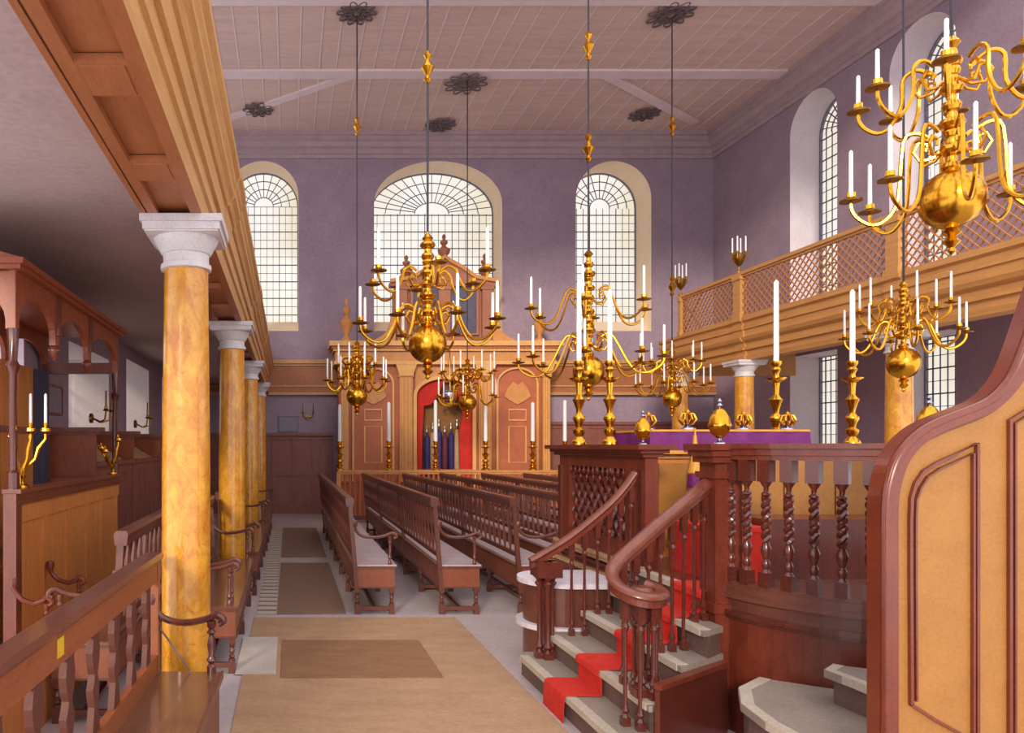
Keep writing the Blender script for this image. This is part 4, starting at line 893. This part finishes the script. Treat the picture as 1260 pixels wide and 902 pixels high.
def stair_rail(label, path, bal, newel, end_loc):
    t = thing('stair_railing', label, 'railing', end_loc, group='stair railings')
    pts = [Vector(p) for p in path]; out = []
    for i in range(len(pts)-1):
        p0 = pts[max(i-1, 0)]; p1 = pts[i]; p2 = pts[i+1]; p3 = pts[min(i+2, len(pts)-1)]
        for tt in (0, .25, .5, .75):
            out.append(.5*((2*p1)+(p2-p0)*tt+(2*p0-5*p1+4*p2-p3)*tt*tt+(3*p1-p0-3*p2+p3)*tt**3))
    out.append(pts[-1])
    build('handrail', MB().tube(out, .040, 12, flat=.62), 'dark_wood', t, world=True, smooth=True)
    build('handrail_underside', MB().strip([(p[0], p[1], p[2]-.035) for p in out], .045, .05), 'mahogany', t, world=True)
    for x, y, z0, z1, r in bal:
        hh = z1-z0; b1 = .12*hh
        build('baluster', MB().box(x-r*1.5, x+r*1.5, y-r*1.5, y+r*1.5, z0, z0+.05).lathe([(r*1.4, z0+.05), (r*.8, z0+.07), (r*1.5, z0+.09), (r*.75, z0+.13), (r*.85, z0+.13+(hh-.33)*.5), (r*.75, z1-.20), (r*1.6, z1-.17), (r*.9, z1-.15), (r*1.5, z1-.13)], (x, y, 0), 9).box(x-r*1.45, x+r*1.45, y-r*1.45, y+r*1.45, z1-.13, z1), 'deep_mahogany', t, world=True, smooth=True)
    return t
def step_z(x):
    z = 0
    for i, s in enumerate(SX):
        if x > s: z = .17*(i+1)
    return z
far = [(1.87, 5.66, .92), (1.95, 5.66, .965), (2.17, 5.66, 1.10), (2.42, 5.66, 1.30), (2.57, 5.66, 1.45), (2.68, 5.66, 1.60)]
def interp(path, x):
    for a, b in zip(path, path[1:]):
        if a[0] <= x <= b[0]: f = (x-a[0])/(b[0]-a[0]); return [a[k]+(b[k]-a[k])*f for k in range(3)]
    return path[-1]
bal = []
for x in (2.19, 2.29, 2.39, 2.48, 2.57, 2.65):
    p = interp(far, x); bal.append((x, 5.66, step_z(x), p[2]-.05, .013))
for dx, dy in ((-.05, 0), (.05, 0), (0, -.045), (0, .045)): bal.append((1.99+dx, 5.66+dy, .17, .92, .022))
sr = stair_rail('straight mahogany stair rail on the far side of the steps', far, bal, None, (2.2, 5.66, 0))
build('newel_cap', MB().box(1.90, 2.09, 5.57, 5.75, .80, .92), 'deep_mahogany', sr, world=True)
near = [(2.13, 4.36, .985), (2.17, 4.31, .97), (2.16, 4.22, .955), (2.08, 4.16, .945), (1.99, 4.17, .955), (1.93, 4.25, .985), (1.93, 4.36, 1.03), (1.99, 4.45, 1.09), (2.12, 4.51, 1.18), (2.32, 4.58, 1.32), (2.52, 4.65, 1.45), (2.72, 4.74, 1.57)]
bal = []
for x in (2.24, 2.33, 2.42, 2.51, 2.60, 2.68):
    p = interp(near[7:], x); bal.append((x, p[1], max(.17, step_z(x)), p[2]-.05, .013))
for dx, dy in ((-.09, 0), (-.04, -.08), (.04, -.07), (.09, 0), (0, .08)): bal.append((2.06+dx, 4.28+dy, .34 if 2.06+dx > 2.03 else .17, .92, .015))
bal.append((2.06, 4.28, .34, .94, .028)); bal.append((2.06, 4.50, .34, 1.09, .013)); bal.append((2.15, 4.53, .34, 1.15, .013))
sr = stair_rail('spiral-ended mahogany stair rail on the near side of the steps', near, bal, None, (2.2, 4.4, 0))
build('volute_cap', MB().lathe([(.10, .89), (.12, .91), (.12, .935), (.08, .95), (.05, .985), (.002, .99)], (2.06, 4.27, 0), 20), 'dark_wood', sr, world=True, smooth=True)

# rounded two-tier stand beyond the stair
pl = thing('rounded_cabinet', 'low round-fronted cabinet with pale stone shelves behind the stair newel', 'cabinet', (2.2, 6.3, 0))
def halfround(g, z0, z1): return MB().prism([(2.7, 6.2-.30-g)]+[(2.30-(.30+g)*sin(pi*k/14), 6.2-(.30+g)*cos(pi*k/14)) for k in range(15)]+[(2.7, 6.2+.30+g)], z0, z1, 'z')
build('body', halfround(0, .0, .66), 'bench_wood', pl, world=True)
build('stone_top', halfround(.05, .66, .70), 'reveal_cool', pl, world=True, label='pale stone top')
build('stone_shelf', halfround(.06, .30, .34), 'reveal_cool', pl, world=True, label='pale stone lower shelf')

# steps at the lower right, to the near pew
s2 = thing('pew_steps', 'grey stone steps at the lower right, below the curved platform front', 'steps', (3.0, 3.7, 0))
build('tread', MB().prism([(2.60, 3.02), (2.36, 3.04), (2.34, 3.6), (2.38, 3.85), (2.52, 4.1), (2.75, 4.28), (3.3, 3.9), (3.9, 3.70), (4.3, 3.7), (4.3, 3.02)], .41, .45, 'z'), 'stone_top', s2, world=True)  # shade on these tread tops is put into the darker stone colour
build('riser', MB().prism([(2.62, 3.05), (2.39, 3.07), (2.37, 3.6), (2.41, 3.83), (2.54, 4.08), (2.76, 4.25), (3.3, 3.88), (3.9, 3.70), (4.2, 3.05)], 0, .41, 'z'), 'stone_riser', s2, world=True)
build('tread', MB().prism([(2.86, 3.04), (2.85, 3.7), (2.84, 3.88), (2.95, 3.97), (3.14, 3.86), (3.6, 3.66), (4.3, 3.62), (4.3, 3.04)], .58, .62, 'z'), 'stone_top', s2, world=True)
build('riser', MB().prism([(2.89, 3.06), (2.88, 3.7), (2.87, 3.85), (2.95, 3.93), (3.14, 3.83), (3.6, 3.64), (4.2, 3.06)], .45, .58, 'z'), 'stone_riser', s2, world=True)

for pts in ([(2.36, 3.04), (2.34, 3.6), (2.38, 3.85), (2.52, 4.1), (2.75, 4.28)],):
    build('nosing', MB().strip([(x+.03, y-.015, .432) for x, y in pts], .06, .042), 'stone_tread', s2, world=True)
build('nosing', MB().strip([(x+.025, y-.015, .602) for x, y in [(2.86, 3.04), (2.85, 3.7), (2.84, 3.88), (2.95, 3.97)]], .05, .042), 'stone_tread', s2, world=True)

# ------------------------------------------------------------------ scroll-topped pew end at the right
pe = thing('scrolled_pew_end', 'large tan pew end with sweeping scrolled top and dark moulded edge at the right', 'pew', (2.9, 3.0, 0))
K = 300.0
def Q(px, py): return ((px-355)/K, 1.8-(py-550)/K)
top_ = [(1070, 880), (1070, 700), (1070, 625), (1074, 592), (1083, 565), (1098, 543), (1118, 526), (1142, 514), (1168, 504), (1190, 495), (1208, 482), (1224, 462), (1236, 436), (1246, 408), (1255, 382), (1266, 350), (1280, 312), (1300, 260), (1330, 215)]
cv = []
tp = [Vector(Q(p[0]+11, p[1])) for p in top_]
for i in range(len(tp)-1):
    p0 = tp[max(i-1, 0)]; p1 = tp[i]; p2 = tp[i+1]; p3 = tp[min(i+2, len(tp)-1)]
    for t_ in (0, .33, .67): cv.append(.5*((2*p1)+(p2-p0)*t_+(2*p0-5*p1+4*p2-p3)*t_*t_+(3*p1-p0-3*p2+p3)*t_**3))
cv.append(tp[-1]); cvt = [(p.x, p.y) for p in cv]
body = [(cvt[0][0], 0.0)]+cvt+[(4.2, cvt[-1][1]), (4.2, 0.0)]
build('panel', MB().prism(body, 3.0, 3.05, 'y'), 'pew_tan', pe, world=True)
edge = [(cvt[0][0], 0.0)]+cvt
def inset(path, d):
    out = []
    for i, p in enumerate(path):
        a = Vector(path[max(i-1, 0)]); b = Vector(path[min(i+1, len(path)-1)]); t_ = (b-a).normalized(); out.append((p[0]+t_.y*d, p[1]-t_.x*d))
    return out
e1 = inset(edge, .024); e2 = inset(edge, .056); e3 = inset(edge, .012)
build('edge_moulding', MB().strip([(x, 2.985, z) for x, z in e1], .052, .05, (0, 1, 0)), 'pew_trim', pe, world=True)
build('edge_bead', MB().tube([(x, 2.985, z) for x, z in e2], .008, 6), 'pew_trim', pe, world=True, smooth=True)
build('capping', MB().tube([(x, 2.975, z) for x, z in e3], .019, 10, flat=1.0), 'pew_trim', pe, world=True, smooth=True)
build('edge_band', MB().strip([(x, 3.022, z) for x, z in inset(edge, .001)], .012, .066, (0, 1, 0)), 'pew_trim', pe, world=True)
def mould(pts, w=.012):
    build('panel_moulding', MB().strip([(Q(*p)[0], 2.992, Q(*p)[1]) for p in pts], w, .016, (0, 1, 0)), 'pew_trim', pe, world=True)
arc1 = [(1119, 905), (1118, 700), (1118, 640), (1119, 612), (1124, 595), (1134, 580), (1150, 570), (1170, 561), (1200, 545), (1200, 905)]
mould([(1119, 866)]+arc1[1:9]+[(1200, 905)]); arc2 = [(1125, 862), (1124, 700), (1124, 640), (1125, 616), (1130, 601), (1139, 587), (1154, 577), (1172, 569), (1195, 557), (1195, 905)]
mould(arc2, .008)
mould([(1119, 866), (1150, 886), (1185, 905)])
mould([(1240, 905), (1240, 517), (1300, 480)]); mould([(1246, 905), (1246, 521), (1300, 488)], .008)

# ------------------------------------------------------------------ branched candelabra on the canopied pew, sconces, pictures
def candelabrum(label, loc, tips, hc):
    t = thing('branched_candelabrum', label, 'candelabrum', loc, group='candelabra on the canopied pew')
    build('base', MB().lathe([(.05, 0), (.05, .015), (.02, .03), (.02, .06), (.03, .08), (.014, .1)], n=12), 'brass', t, smooth=True)
    for (dx, dy, z) in tips:
        pts = [(0, 0, .08), (dx*.15, dy*.15, z*.35), (dx*.55, dy*.55, z*.5), (dx*.7, dy*.7, z*.7), (dx, dy, z*.86), (dx, dy, z)]
        rs = [.010, .016, .011, .016, .011, .012]
        b = build('branch', MB().tube(pts, rs, 7).lathe([(.012, z-.02), (.038, z), (.034, z+.02), (.014, z+.03), (.02, z+.06)], (dx, dy, 0), 10), 'brass', t, smooth=True)
        for q in (pts[1], pts[3]): pass
        build('drip_pan', MB().lathe([(.01, z+.0), (.04, z+.012), (.01, z+.012)], (dx, dy, 0), 12), 'brass', b, smooth=True)
        if hc: build('candle', MB().lathe([(.011, z+.05), (.010, z+.05+hc), (.002, z+.06+hc)], (dx, dy, 0), 7), 'candle_wax', b, smooth=True)
candelabrum('branched brass candelabrum with candles on the near corner of the canopied pew', (X1-.01, 5.19, 1.512), ((-.08, .02, .36), (.06, .0, .40), (.16, .02, .40)), .21)
candelabrum('branched brass candelabrum on the far corner of the canopied pew', (X1-.01, 7.88, 1.512), ((-.12, -.03, .27), (-.06, -.1, .24), (.06, -.02, .36)), 0)
def sconce(label, x, y, z, out=1, plane='x', s=1.0):
    t = thing('wall_sconce', label, 'sconce', (x, y, z), group='brass wall sconces')
    D = (lambda a, b, c: (a*s, b*s, c*s)) if plane == 'x' else (lambda a, b, c: (b*s, -a*s, c*s))
    build('backplate', MB().tube([D(-.012, 0, 0), D(.02, 0, 0)], .06*s, 12), 'dull_brass', t, smooth=True)
    for sg in (-1, 1):
        p = [D(.02, 0, 0), D(.12, .05*sg, -.05), D(.2, .12*sg, -.02), D(.22, .14*sg, .08)]
        b = build('branch', MB().tube(p, .011*s, 6).lathe([(.012*s, 0), (.045*s, .01*s), (.02*s, .03*s), (.022*s, .06*s)], p[-1], 10), 'dull_brass', t, smooth=True)
        c = D(.22, .14*sg, .13); build('candle', MB().lathe([(.013*s, 0), (.011*s, .2*s)], c, 7), 'niche_tan', b, smooth=True)
sconce('two-armed brass sconce on the left wall pier, before the first window recess', XL+.55, 8.15, 2.12, s=.9)
sconce('two-armed brass sconce between the two left window recesses', XL+.6, 10.25, 2.12, s=.9)
sconce('small two-armed brass sconce on the end wall, left of the ark', .52, YF-.02, 2.62, plane='y')
def picture(label, x, y, z, w, h, plane):
    t = thing('framed_board', label, 'picture', (x, y, z), group='small framed boards')
    if plane == 'x':
        build('frame', MB().strip([(0, -w/2, -h/2), (0, w/2, -h/2), (0, w/2, h/2), (0, -w/2, h/2)], .03, .03, (1, 0, 0), closed=True), 'dark_wood', t); build('panel', MB().box(-.008, .004, -w/2, w/2, -h/2, h/2), 'picture_grey', t)
    else:
        build('frame', MB().strip([(-w/2, 0, -h/2), (w/2, 0, -h/2), (w/2, 0, h/2), (-w/2, 0, h/2)], .03, .03, (0, 1, 0), closed=True), 'lead', t); build('panel', MB().box(-w/2, w/2, -.004, .008, -h/2, h/2), 'picture_grey', t)
picture('small grey framed board on the left wall, before the first window recess', XL+.02, 8.55, 2.35, .5, .32, 'x')
picture('small grey framed board on the end wall above the wainscot, left of the ark', -.0, YF-.02, 2.42, .52, .40, 'y')
